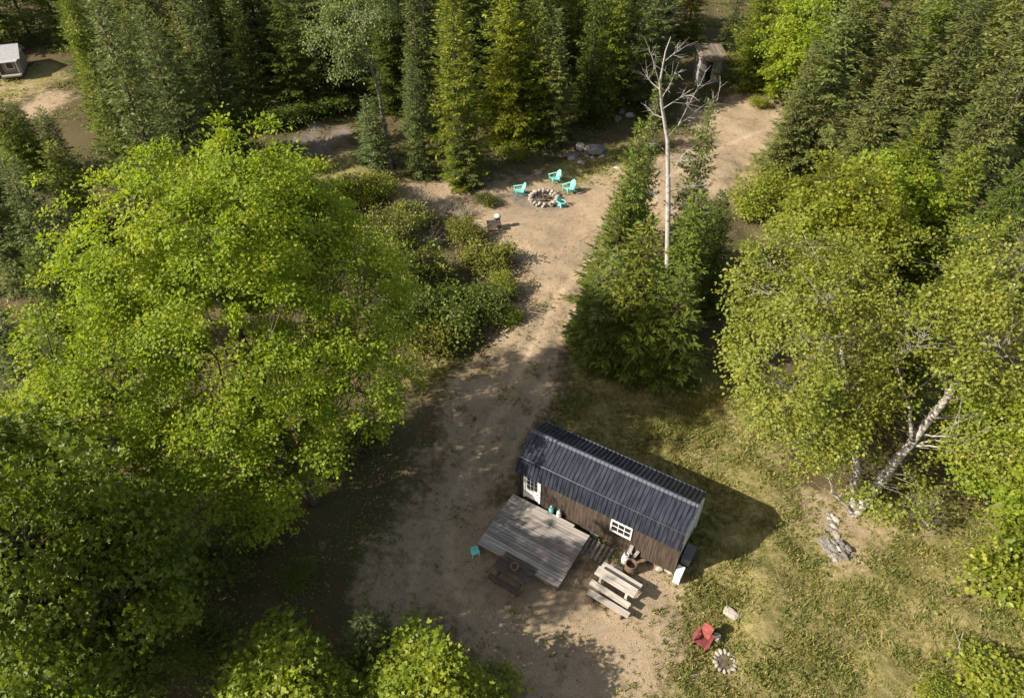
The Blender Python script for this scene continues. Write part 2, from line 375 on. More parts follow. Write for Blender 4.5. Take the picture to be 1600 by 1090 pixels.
npan = 8; px0, px1 = -0.14, CL + 0.055; pwid = (px1 - px0) / npan
for (ya, za), (yb, zb) in zip(PROF[:-1], PROF[1:]):    # ribbed roof sheets, one object each
    slope = Vector((0, yb - ya, zb - za)); nrm = Vector((0, -slope.z, slope.y)).normalized()
    if nrm.z < 0: nrm = -nrm
    L = slope.length; lap = 0.02
    for k in range(npan):
        mb = MB(); xs = []; hs = []
        nr = 5
        for r in range(nr):
            c0 = (r + .5) / nr * pwid
            xs += [c0 - .036, c0 - .016, c0 + .016, c0 + .036]; hs += [0, .036, .036, 0]
        xs = [0.0] + xs + [pwid]; hs = [0.0] + hs + [0.0]
        A = Vector((px0 + k * pwid, ya, za)); V = []
        for t in (0.0, 1.0):
            for xx, hh in zip(xs, hs): V.append(A + Vector((xx, 0, 0)) + slope * t + nrm * (hh + 0.004 * (k % 2) + 0.006))
        n = len(xs); mb.add(V, [(i, i + 1, n + i + 1, n + i) for i in range(n - 1)])
        mb.add([v - nrm * 0.02 for v in V], [(n + i, n + i + 1, i + 1, i) for i in range(n - 1)])
        mb.build('roof_panel', M['roof'], cab)
rc = MB(); 
for s in (-1, 1): rc.bar((px0 - .01, CW/2 + s*.055, 3.30 + .012), (px1 + .01, CW/2 + s*.055, 3.30 + .012), 0.11, 0.012, (0, s * 0.42, 0.9))
rc.build('ridge_cap', M['cap'], cab)
for y, z in ((0.10, 2.78), (CW - 0.10, 2.78)): MB().tube([(px0, y, z + .02), (px1, y, z + .02)], 0.035, 6).build('roof_knuckle_trim', M['roof'], cab)
for xe in (px0 + .02, px1 - .02):
    for (ya, za), (yb, zb) in zip(PROF[:-1], PROF[1:]): MB().bar((xe, ya, za - .05), (xe, yb, zb - .05), 0.035, 0.09, (0, -(zb-za), yb-ya)).build('fascia_board', M['roof'], cab)
for x in (0.15, 1.9, 3.6, 5.3, CL - 0.15):
    for y in (0.12, CW - 0.12): MB().box((x, y, 0.09), (0.38, 0.2, 0.26)).build('foundation_block', M['stone'], cab)
d = MB().box(((DOOR[0] + DOOR[1]) / 2, -0.012, (DOOR[2] + DOOR[3]) / 2), (DOOR[1] - DOOR[0] - .16, 0.045, DOOR[3] - DOOR[2])).build('door', M['white'], cab)
for x in (DOOR[0] + .04, DOOR[1] - .04): MB().box((x, -0.03, (DOOR[2] + DOOR[3]) / 2), (.08, .06, DOOR[3] - DOOR[2] + .08)).build('frame', M['white'], d)
for ix in range(3):
    for iz in range(3): MB().box((DOOR[0] + .24 + ix * .17, -0.037, 1.28 + iz * .27), (.145, .012, .245)).build('pane', M['glass'], d)
MB().tube([(DOOR[1] - .14, -.04, 1.02), (DOOR[1] - .14, -.09, 1.02), (DOOR[1] - .20, -.09, 1.02)], .014, 6).build('handle', M['cap'], d)
def window(x0, x1, z0, z1, nx_, nz_, face, plane):
    def bx(a, c, e, f, off, th): 
        cx, cz = (a + c) / 2, (e + f) / 2
        return MB().box((cx, plane + off, cz), (c - a, th, f - e)) if face == 'y' else MB().box((plane - off, cx, cz), (th, c - a, f - e))
    wn = bx(x0 - .06, x1 + .06, z0 - .06, z0, -.035, .06).build('window', M['white'], cab)
    bx(x0 - .06, x1 + .06, z1, z1 + .06, -.035, .06).build('frame', M['white'], wn)
    bx(x0 - .06, x0, z0, z1, -.034, .058).build('frame', M['white'], wn); bx(x1, x1 + .06, z0, z1, -.034, .058).build('frame', M['white'], wn)
    dx, dz = (x1 - x0) / nx_, (z1 - z0) / nz_
    for i in range(1, nx_): bx(x0 + i * dx - .012, x0 + i * dx + .012, z0, z1, -.028, .03).build('muntin', M['white'], wn)
    for j in range(1, nz_): bx(x0, x1, z0 + j * dz - .012, z0 + j * dz + .012, -.030, .03).build('muntin', M['white'], wn)
    for i in range(nx_):
        for j in range(nz_): bx(x0 + i * dx + .013, x0 + (i + 1) * dx - .013, z0 + j * dz + .013, z0 + (j + 1) * dz - .013, -.018, .012).build('pane', M['glass'], wn)
window(*WIN, 3, 2, 'y', 0.0)
window(0.55, 1.05, 1.75, 2.35, 1, 2, 'x', CL + 0.01)
window(1.35, 1.85, 1.75, 2.35, 1, 2, 'x', CL + 0.01)

# ------------------------------------------------------------------ deck
DZ, DX, DY = 0.48, 3.76, 2.86
dk = thing('deck', 'low weathered grey plank deck in front of the cabin door', 'deck', (-1.43, 15.40, 0), R_(-31.2))
npl = 20; pw = DY / npl
for j in range(npl):
    x1 = DX if j < npl - 1 else DX * 0.80
    x0 = random.uniform(-.012, .012); x1 += random.uniform(-.012, .012)
    MB().box(((x0 + x1) / 2, (j + .5) * pw, DZ - .016 + random.uniform(-.003, .003)), (x1 - x0, pw - .018, .034), Matrix.Rotation(random.uniform(-.0015, .0015), 3, 'Z')).build('plank', M['deck'], dk)
for a, c in (((0.02, .03), (DX - .02, .03)), ((0.02, DY - .2), (DX - .02, DY - .2)), ((.02, .06), (.02, DY - .05)), ((DX - .03, .06), (DX - .03, DY - .22)), ((DX / 2, .06), (DX / 2, DY - .22))):
    MB().bar((a[0], a[1], DZ - .12), (c[0], c[1], DZ - .12), .045, .16).build('joist', M['frame'], dk)
for x in (.12, DX / 2 - .08, DX - .12):
    for y in (.12, DY - .3): MB().box((x, y, (DZ - .04) / 2 - .03), (.1, .1, DZ - .1)).build('post', M['frame'], dk)

# ------------------------------------------------------------------ yard things by the cabin
def crossleg(x, w_, top, par, mt, hz=0.42):             # A-frame end of a picnic table
    for s in (-1, 1): MB().bar((x, s * w_, 0), (x, s * .16, top - .04), .05, .09, (1, 0, 0)).build('leg', mt, par)
    MB().bar((x + .05, -w_ * 1.02, hz), (x + .05, w_ * 1.02, hz), .045, .09, (0, 0, 1)).build('crossbar', mt, par)
def picnic_table(name, label, loc, rz, mt, L=1.7, tw=.72, boards=3, hz=.42, ht=.72, seats=(-1, 1)):
    t = thing(name, label, 'picnic table', loc, rz)
    for i in range(boards): MB().box((random.uniform(-.01, .01), -tw / 2 + (i + .5) * tw / boards, ht - .02), (L, tw / boards - .015, .045)).build('plank', mt, t)
    for x in (-L * .33, L * .33): crossleg(x, tw / 2 + .22, ht, t, mt, hz)
    for s in seats: MB().box((0, s * (tw / 2 + .26), hz + .067), (L, .25, .045)).build('bench', mt, t)
    return t
TR = R_(-36)
picnic_table('picnic_table', 'sun bleached grey picnic table standing on bare dirt by the cabin barrel', (4.02, 13.58, 0), TR, M['greywood'], 1.72, .42, 2)
lb = thing('bench', 'long pale plank bench in front of the grey picnic table', 'bench', (3.66, 12.84, 0), R_(-34))
MB().box((0, 0, .43), (1.75, .24, .05)).build('seat', M['greywood'], lb)
for x in (-.6, .62): 
    MB().box((x, 0, .20), (.06, .22, .41)).build('leg', M['darkwood'], lb)
MB().bar((-.6, 0, .25), (.62, 0, .25), .04, .07).build('stretcher', M['darkwood'], lb)
picnic_table('picnic_table', 'dark stained picnic table tucked against the front edge of the deck', (0.02, 14.05, 0), R_(-33), M['darkwood'], 1.5, .62, 3)
st = thing('flower_pot', 'round pale clay pot on the dark picnic table at the deck edge', 'pot', (0.10, 14.10, .735), 0)
MB().lathe([(.11, 0), (.155, .2), (.175, .2), (.175, .24), (.15, .24), (.14, .19)], 14).build('pot', M['terracotta'], st, smooth=False)
MB().lathe([(.10, .17), (.142, .185), (.06, .21), (.01, .215)], 12).build('soil', M['ash'], st)
# turquoise stool at the deck's near left corner
so = thing('step_stool', 'small turquoise plastic stool with white legs at the deck corner', 'stool', (-1.50, 15.12, 0), R_(20))
MB().box((0, 0, .33), (.34, .28, .05)).build('seat', M['teal'], so)
MB().box((0, .12, .42), (.30, .035, .16)).build('backrest', M['teal'], so)
for x in (-.13, .13):
    for y in (-.1, .1): MB().bar((x * 1.15, y * 1.15, 0), (x, y, .32), .04, .04).build('leg', M['plastic'], so)
# jugs on the deck against the wall
def jug(label, loc, mt, rz):
    j = thing('jug', label, 'jug', loc, rz, 'plastic jugs by the cabin wall')
    MB().lathe([(.085, 0), (.10, .03), (.10, .25), (.075, .31), (.035, .35), (.035, .37)], 12).build('body', mt, j, smooth=True)
    MB().lathe([(.04, .37), (.04, .405), (.03, .41)], 10).build('cap', M['plastic'] if mt is M['teal'] else M['teal'], j)
    MB().tube([(.07, 0, .30), (.135, 0, .28), (.14, 0, .18), (.098, 0, .14)], .014, 6).build('handle', mt, j)
CN = Vector((-CUY, CUX, 0)); CU = Vector((CUX, CUY, 0)); c0 = cab.location
def cabp(x, y, z=0.0): return c0 + CU * x + CN * y + Vector((0, 0, z))
jug('turquoise plastic jug standing on the deck against the brown cabin wall', cabp(1.62, -.16, DZ + .002), M['teal'], .4)
jug('white plastic jug standing on the deck against the brown cabin wall', cabp(2.0, -.17, DZ + .002), M['plastic'], 1.2)
pal = thing('pallet', 'weathered wooden pallet leaning on the ground beside the deck', 'pallet', cabp(4.05, -.62), R_(-31))
for y in (-.36, 0, .36): MB().box((0, y, .06), (1.1, .07, .1)).build('runner', M['frame'], pal)
for x in np.linspace(-.5, .5, 6): MB().box((x, 0, .125), (.10, .86, .024)).build('slat', M['old'], pal)
tk = thing('propane_tank', 'small white gas bottle by the cabin wall under the window', 'gas bottle', cabp(5.20, -.42), 0)
MB().lathe([(.13, 0), (.13, .03), (.15, .05), (.155, .12), (.155, .34), (.13, .42), (.05, .455), (.03, .46)], 16).build('body', M['plastic'], tk, smooth=True)
MB().lathe([(.035, .46), (.035, .53), (.02, .54)], 8).build('valve', M['cap'], tk)
for s in (0, 1, 2): MB().tube([(.1 * math.cos(s * 2.1), .1 * math.sin(s * 2.1), .43), (.1 * math.cos(s * 2.1), .1 * math.sin(s * 2.1), .57), (.1 * math.cos(s * 2.1 + .9), .1 * math.sin(s * 2.1 + .9), .57)], .014, 5).build('collar', M['plastic'], tk)
br = thing('barrel', 'open rusty brown barrel standing between the gas bottle and picnic table', 'barrel', cabp(5.55, -.72), 0)
MB().lathe([(.20, 0), (.22, .02), (.22, .20), (.232, .22), (.22, .24), (.22, .40), (.232, .42), (.22, .44), (.22, .60), (.23, .62), (.20, .62), (.20, .30), (.02, .30)], 20).build('body', M['rust'], br)
MB().lathe([(.16, .302), (.19, .33), (.10, .38), (.01, .40)], 12).build('ash_fill', M['char'], br)
pv = thing('paving_slab', 'flat grey slab lying on the ground before the gas bottle', 'slab', cabp(5.05, -.95), R_(-20))
MB().box((0, 0, .03), (.5, .38, .07)).build('slab', M['stone'], pv)
wp = thing('plank', 'short weathered board leaning on the wall behind the gas bottle', 'board', cabp(5.25, -.14), R_(-31))
MB().bar((-.05, -.1, 0.0), (.02, .09, .78), .16, .03, (0, 1, 0)).build('board', M['old'], wp)
MB().bar((.14, -.12, 0.0), (.32, .09, .62), .12, .03, (0, 1, 0)).build('board', M['old'], wp)
ck = thing('cooler', 'white upright cooler box at the right corner of the cabin', 'cooler', cabp(7.30, -.02), R_(-31))
MB().box((0, 0, .29), (.26, .46, .56)).build('body', M['plastic'], ck)
MB().box((0, 0, .60), (.28, .48, .06)).build('lid', M['white'], ck)
MB().tube([(.14, -.12, .40), (.17, -.12, .40), (.17, .12, .40), (.14, .12, .40)], .012, 6).build('handle', M['cap'], ck)
gc = thing('utility_box', 'low grey box against the white gable wall behind the cooler', 'box', cabp(7.32, 1.05), R_(-31))
MB().box((0, 0, .24), (.34, .7, .46)).build('body', M['shingle'], gc); MB().box((0, 0, .49), (.37, .73, .04)).build('lid', M['cap'], gc)

# ------------------------------------------------------------------ stones
def stone_mesh(seed, mat, flat=0.75, sub=2):
    r = random.Random(seed); bm = bmesh.new(); bmesh.ops.create_icosphere(bm, subdivisions=sub, radius=1.0)
    pl = [(Vector((r.gauss(0, 1), r.gauss(0, 1), r.gauss(0, 1))).normalized(), r.uniform(.62, .9)) for _ in range(9)]
    for v in bm.verts:
        for n_, d_ in pl:
            e = v.co.dot(n_)
            if e > d_: v.co -= n_ * (e - d_)
        v.co *= 1 + r.uniform(-.05, .05); v.co.z *= flat
    me = bpy.data.meshes.new('stone'); bm.to_mesh(me); bm.free(); me.materials.append(mat); return me
SM = [stone_mesh(k, M['stone']) for k in range(6)]; RM = [stone_mesh(20 + k, M['rock'], .7, 3) for k in range(4)]
def ring(label, loc, rad, n, size, courses=1, squash=1.0):
    t = thing('fire_pit', label, 'fire pit', loc, 0, 'stone fire rings')
    for c in range(courses):
        for k in range(n):
            a = 2 * math.pi * (k + .5 * c) / n + random.uniform(-.06, .06); rr = rad + random.uniform(-.05, .05) * size * 3
            s = size * random.uniform(.8, 1.2)
            obj('stone', random.choice(SM), t, (rr * math.cos(a), rr * math.sin(a) * squash, s * .42 + c * size * .75), (random.uniform(-.3, .3), random.uniform(-.3, .3), a + random.uniform(-.4, .4)), (s * .9, s * .72 * 2 * math.pi * rad / n / (size * 2) + .02, s * .75))
    MB().lathe([(rad * 1.0, -.03), (rad * .92, .035), (rad * .5, .05), (.01, .07)], 20).build('ash_bed', M['ash'], t)
    return t
pit = ring('large round stone fire pit among the turquoise chairs', on(850, 314), 0.98, 18, .24, 2)
for k in range(7):
    a = random.uniform(0, 6.28); l = random.uniform(.25, .5); x, y = random.uniform(-.35, .35), random.uniform(-.3, .3)
    MB().tube([(x - l * math.cos(a), y - l * math.sin(a), .10), (x + l * math.cos(a), y + l * math.sin(a), .14 + .12 * random.random())], .055, 7).build('log', M['char'], pit)
pit2 = ring('small ring of stones around bare soil on the lawn by the red chair', on(1133, 1032), 0.36, 14, .12, 1)
def rock(label, u, v, s, mesh, cat='rock', group=None, name='boulder', flat=1.0, rz=None):
    p = on(u, v); o = obj(name, mesh, None, (p.x, p.y, p.z + s[2] * .28), (random.uniform(-.15, .15), random.uniform(-.15, .15), random.uniform(0, 6) if rz is None else rz), s)
    return tag(o, label, cat, group)
rock('largest dark grey boulder at the forest edge above the fire pit', 932, 238, (1.05, .8, .75), RM[0], rz=.2)
rock('long low grey boulder left of the largest one at the forest edge', 893, 243, (.85, .5, .42), RM[1], rz=.4)
rock('grey boulder wedged behind two others under the fir branches', 908, 232, (.6, .45, .5), RM[2])
rock('pale tan rock in front of the long low grey boulder', 893, 249, (.42, .26, .26), SM[0], rz=.5)
rock('single whitish rock lying on the grass behind the turquoise chairs', 908, 256, (.34, .27, .30), SM[1])
rock('low broken pale rock on the dirt behind the left turquoise chair', 841, 270, (.40, .26, .2), SM[2])
rock('small tan rock at the foot of the largest boulder', 917, 245, (.24, .2, .2), SM[3])
rock('rounded tan rock right of the largest dark boulder', 940, 246, (.30, .22, .22), SM[4])
rock('half buried brown rock between boulders and turquoise chairs', 925, 247, (.3, .2, .18), SM[5])
rock('flat grey rock beside the sandy track near the dark firs', 964, 264, (.34, .28, .14), SM[1])
rock('pale rock in the shade below the outhouse on the left', 985, 183, (.55, .4, .35), SM[0])
rock('grey rock in the shaded gap left of the dead tree', 972, 178, (.5, .4, .4), RM[3])
rock('mossy long rock at the edge of the shaded gap under firs', 966, 188, (.8, .4, .3), RM[1])
rock('flat triangular pale stone on the lawn above the red chair', 1143, 957, (.36, .26, .14), SM[3], 'stone', rz=2.4)
rock('pale stones at the corner foot of the cabin wall', 1030, 889, (.2, .16, .15), SM[2], 'stone')
rock('lone white pebble on the dirt at the left of the deck', 746, 827, (.09, .07, .07), SM[4], 'stone')
pile = thing('stone_pile', 'heap of flat grey fieldstones on the lawn below the birch', 'stone pile', (13.35, 15.5, 0), R_(0))
pr_ = random.Random(4)
for k in range(70):                                     # courses of flat stones, thinning out towards the birch
    if k < 16: a = P(1300, 802).lerp(P(1300, 838), k / 16); x, y, lay = a.x - 13.35 + pr_.uniform(-.25, .25), a.y - 15.5, 0.0
    else:
        lay = pr_.choice((0, 0, .5, 1)); x, y = pr_.uniform(-.45, .55) * (1 - .3 * lay) , pr_.uniform(-.62, .45) * (1 - .3 * lay) - .1; x -= .35 * (y + .1)
    s = pr_.uniform(.10, .19)
    obj('stone', pr_.choice(SM[:3] + RM[:3] + RM[:3]), pile, (x, y, s * .3 + .30 * lay), (pr_.uniform(-.3, .3), pr_.uniform(-.3, .3), pr_.uniform(.2, 1.2)), (s * .8, s * 1.35, s * .55))

# ------------------------------------------------------------------ adirondack chairs
def chair(label, loc, rz, mt, group, tall=1.0, fan=.030, crown=.045):
    t = thing('garden_chair', label, 'chair', loc, rz, group)
    s = MB()
    for i in range(6):
        f = i / 5; s.box((0, -.30 + .50 * f, .36 - .12 * f), (.52, .085, .022), Matrix.Rotation(-.235, 3, 'X'))
    s.build('seat', mt, t)
    bk = MB()
    for i in range(5):
        f = (i - 2); top = .90 - crown * f * f
        bk.bar((f * .088, .17, .22), (f * (.088 + fan), .17 + (top - .22) * .42, top * tall), .095, .022, (0, -1, .4))
    bk.bar((-.25, .30, .50), (.25, .30, .50), .07, .025, (0, 0, 1)); bk.build('backrest', mt, t)
    for sx in (-1, 1):
        MB().box((sx * .33, -.04, .56), (.13, .68, .025)).build('armrest', mt, t)
        MB().box((sx * .29, -.31, .275), (.035, .09, .55)).build('leg', mt, t)
        MB().bar((sx * .262, -.36, .34), (sx * .262, .52, .03), .028, .12).build('leg', mt, t)
        MB().box((sx * .29, .26, .33), (.03, .06, .44)).build('leg', mt, t)
    return t
GRP = 'turquoise chairs round the fire pit'
ch1 = chair('turquoise garden chair left of the fire pit casting shadow onto it', on(812, 305), R_(-75), M['teal'], GRP)
dup(ch1, on(867, 285), R_(-62), 'turquoise garden chair behind the fire pit farthest from the camera')
dup(ch1, on(889, 301), R_(-58), 'turquoise garden chair right of the fire pit on the grass edge')
c4 = dup(ch1, on(876, 322), R_(40), 'low turquoise chair pushed against the right rim of the fire pit'); c4.scale = (.72, .72, .72)
rc_ = chair('faded red wooden garden chair on the lawn beside the small fire ring', on(1097, 1000), R_(-38), M['red'], None, 1.0, .008, .012); rc_.scale = (.84, .84, .9)
stp = thing('tree_stump', 'short pale sawn log standing behind the red chair', 'stump', on(1121, 993), 0)
MB().lathe([(.15, 0), (.14, .2), (.12, .22), (.01, .225)], 12).build('log', M['greywood'], stp)
# small dark table with bucket left of the track
tb = thing('side_table', 'small dark wooden table on bare ground left of the sandy track', 'table', on(772, 357), R_(10))
for i in range(3): MB().box((0, -.26 + .26 * i, .52), (.95, .24, .04)).build('plank', M['darkwood'], tb)
for x in (-.38, .38):
    for y in (-.25, .25): MB().bar((x * 1.1, y * 1.1, 0), (x, y, .5), .06, .06).build('leg', M['darkwood'], tb)
MB().box((0, -.56, .30), (.95, .18, .04)).build('bench', M['darkwood'], tb)
bb = thing('grill', 'small black kettle grill with a pale lid on the dark table', 'grill', tb.location + Vector((.24, .12, .542)), 0)
MB().lathe([(.06, .18), (.19, .26), (.24, .38), (.24, .40)], 14).build('bowl', M['black'], bb, smooth=True)
MB().lathe([(.245, .40), (.22, .50), (.12, .57), (.01, .59)], 14).build('lid', M['plastic'], bb, smooth=True)
for k in range(3): MB().tube([(.2 * math.cos(k * 2.1), .2 * math.sin(k * 2.1), 0), (.1 * math.cos(k * 2.1), .1 * math.sin(k * 2.1), .24)], .014, 5).build('leg', M['black'], bb)
lg = thing('log', 'short reddish charred log lying on the dirt right of the fire pit', 'log', on(893, 317), .1)
MB().tube([(-.25, 0, .05), (.28, .03, .05)], .05, 8).build('log', M['rust'], lg)

# ------------------------------------------------------------------ outhouse
oh = thing('outhouse', 'dark weathered board outhouse with a heavy overhanging roof at the forest edge', 'outhouse', on(1106, 131), R_(4))
W_, D_, H_ = 2.1, 2.0, 2.5
for i in range(9): MB().box((-W_/2 - .01 * (i % 2), (i + .5) * D_ / 9, H_ / 2), (.04, D_ / 9 - .012, H_)).build('wall_board', M['old'], oh)
for i in range(9): MB().box((W_/2 + .01 * (i % 2), (i + .5) * D_ / 9, H_ / 2), (.04, D_ / 9 - .012, H_)).build('wall_board', M['old'], oh)
for i in range(9): MB().box((-W_/2 + (i + .5) * W_ / 9, D_, H_ / 2), (W_ / 9 - .012, .04, H_)).build('wall_board', M['old'], oh)
for x, wd in ((-.93, .26), (-.66, .22), (.27, .26), (.55, .24), (.82, .26)): MB().box((x, -.01, H_ / 2 - .05), (wd, .045, H_ - .1)).build('wall_board', M['old'], oh)
MB().box((-.15, -.01, H_ - .28), (.58, .045, .4)).build('lintel', M['old'], oh)
dr = MB().box((0, 0, 0), (.58, .04, 1.85)).build('door', M['old'], oh, (-.40, .27, 1.0), (0, 0, R_(80)))
MB().box((0, D_ / 2, .06), (W_ - .1, D_ - .1, .1)).build('floor', M['darkwood'], oh)
MB().box((0, D_ * .68, .3), (W_ - .14, .6, .42)).build('seat_box', M['darkwood'], oh)
for i in range(12):
    x = -1.3 + (i + .5) * 2.6 / 12
    MB().bar((x, -.50, H_ + .02 + .02 * (i % 2)), (x, D_ + .3, H_ + .44 + .02 * (i % 2)), 2.6 / 12 - .015, .05).build('roof_board', M['shake'], oh)
MB().box((0, -.51, H_ - .06), (2.6, .05, .18)).build('fascia_board', M['shake'], oh)
for x in (-.95, .95): MB().bar((x, -.02, H_ - .5), (x, -.44, H_ - .06), .08, .08).build('brace', M['old'], oh)

# ------------------------------------------------------------------ far house upper left
hp = P(2, 124)
hs = thing('house', 'small far house with a grey shingle roof behind the trees at upper left', 'house', (hp.x - .6, hp.y + 1.6, gz(hp.x, hp.y + 1.6)), R_(20)); hs.scale = (.50, .45, .55)
MB().box((0, 0, 1.3), (8, 6, 2.6)).build('wall', M['old'], hs)
rf = MB(); 
rf.bar((-4.5, -1.75, 3.35), (4.5, -1.75, 3.35), 4.0, .14, (0, -.42, .9)); rf.bar((-4.5, 1.75, 3.35), (4.5, 1.75, 3.35), 4.0, .14, (0, .42, .9))
rf.build('roof', M['shingle'], hs)
for s in (-1, 1): MB().add([(s*4, -3, 2.6), (s*4, 3, 2.6), (s*4, 0, 3.95), (s*3.9, -3, 2.6), (s*3.9, 3, 2.6), (s*3.9, 0, 3.95)], [(0,1,2),(5,4,3),(0,3,4,1),(1,4,5,2),(2,5,3,0)]).build('gable', M['gable'], hs)
for x in (-1.5, 2.2):
    wf = MB().box((x, -3.02, 1.5), (1.3, .08, 1.2)).build('window', M['white'], hs); MB().box((x, -3.07, 1.5), (1.1, .04, 1.0)).build('pane', M['glass'], wf)
dd = MB().box((.4, -3.02, 1.05), (.95, .08, 2.05)).build('door', M['darkwood'], hs)
MB().box((2.2, -4.0, .12), (3.4, 1.9, .24)).build('porch', M['greywood'], hs)
for x in (.6, 3.8): MB().box((x, -4.85, 1.35), (.12, .12, 2.3)).build('porch_post', M['white'], hs)
MB().box((2.2, -4.1, 2.52), (3.8, 2.1, .1)).build('porch_roof', M['shingle'], hs)

# ------------------------------------------------------------------ trees: builders give meshes (trunk, branches, crown) that instances share
def conifer(seed, H, R, mat, dens=1.0, p=0.85, droop=0.0, base=0.03, spray=0.36, irregular=0.18, step=1.0):
    r = np.random.default_rng(seed); wood = MB(); fine = MB()
    zs = np.linspace(0, H, 9); wob = np.cumsum(r.normal(0, .02, (9, 2)), 0)
    wood.tube([(wob[i, 0], wob[i, 1], zs[i]) for i in range(9)], [max(.015, H * .0125 * (1 - zs[i] / H) + .012) for i in range(9)], 8)
    cen = []; tan = []; nor = []; siz = []
    z = H * base + .1; az0 = 0
    sect = r.uniform(1 - irregular, 1 + irregular, 7)
    while z < H - .08:
        f = z / H
        nb = int(r.integers(5, 8))
        az0 += 2.4
        for k in range(nb):
            az = az0 + 2 * math.pi * k / nb + r.normal(0, .22)
            L = R * (1 - f) ** p * r.uniform(.58, 1.18) * sect[int((az % 6.283) / 6.284 * 7)] + .12
            L *= min(1.0, .55 + f * 4.5)
            el = .75 * f ** 1.4 - .12 - droop * (1 - f) + r.normal(0, .07)
            zb = z + r.uniform(-.1, .1)
            hd = np.array([math.cos(az), math.sin(az), 0.0]); sd_ = np.array([-hd[1], hd[0], 0.0])
            nseg = 5; tt = np.linspace(0, 1, nseg + 1)
            def bp(t): return np.stack([hd[0] * L * t, hd[1] * L * t, zb + L * (math.tan(el) * t - .20 * t + .24 * t ** 2.2)], -1)
            if L > .35: fine.tube(bp(tt)[[0, 2, 5]], [.008 + .011 * L / 2, .006 + .007 * L / 2, .004], 3, False)
            nt_ = max(3, int(L / .088 * dens)); t = np.sort(r.uniform(.12 if f < .8 else .02, 1.0, nt_)); P0 = bp(t)
            sgn = np.where(np.arange(nt_) % 2 == 0, 1.0, -1.0)
            tl = np.minimum(.46 * L * (1.05 - t) + .14, .75) * r.uniform(.7, 1.15, nt_)
            d = hd[None] * (.62 + .35 * t[:, None]) + sd_[None] * (sgn * (.85 - .35 * t))[:, None] + np.array([0, 0, .05])
            d[:, 2] += r.normal(0, .14, nt_) - .12; d = unit(d)
            m = np.maximum(1, (tl / (spray * .40)).astype(int)); idx = np.repeat(np.arange(nt_), m)
            st = (np.concatenate([np.arange(q) for q in m]) + r.uniform(0, .6, len(idx))) / np.repeat(m, m)
            pts = P0[idx] + d[idx] * (tl[idx] * st * .85)[:, None]; pts[:, 2] -= .10 * tl[idx] * st ** 2
            jit = r.normal(0, .42, (len(idx), 3)); jit[:, 2] *= .6
            cen.append(pts); tan.append(unit(d[idx] + jit)); n_ = np.tile([0, 0, 1.0], (len(idx), 1)) + r.normal(0, .38, (len(idx), 3)); nor.append(n_)
            siz.append(spray * r.uniform(.55, 1.1, len(idx)) * (.75 + .25 * min(1, L)))
            ex = bp(np.array([.8, .92, 1.0])); cen.append(ex); tan.append(np.tile(unit(hd[None] + [[0, 0, .25]]), (3, 1)) + r.normal(0, .15, (3, 3))); nor.append(np.tile([0, 0, 1.0], (3, 1)) + r.normal(0, .3, (3, 3))); siz.append(spray * r.uniform(.7, 1.1, 3))
        z += step * r.uniform(.20, .38) * (.7 + .03 * H) * (1.0 - .35 * f)
    k = 10; cen.append(np.stack([np.zeros(k), np.zeros(k), H - .5 + .05 * np.arange(k)], -1)); tan.append(r.normal(0, .5, (k, 3)) + [0, 0, 1]); nor.append(r.normal(0, 1, (k, 3))); siz.append(np.full(k, .22))
    cen, tan, nor, siz = map(np.concatenate, (cen, tan, nor, siz))
    V, F = leaves(cen, tan, nor, siz, NEED_T, OVAL_F)
    return [('trunk', wood.mesh('trunk', M['bark'], True)), ('branches', fine.mesh('branches', M['bark'])), ('crown', fastmesh('crown', V, F, mat))]

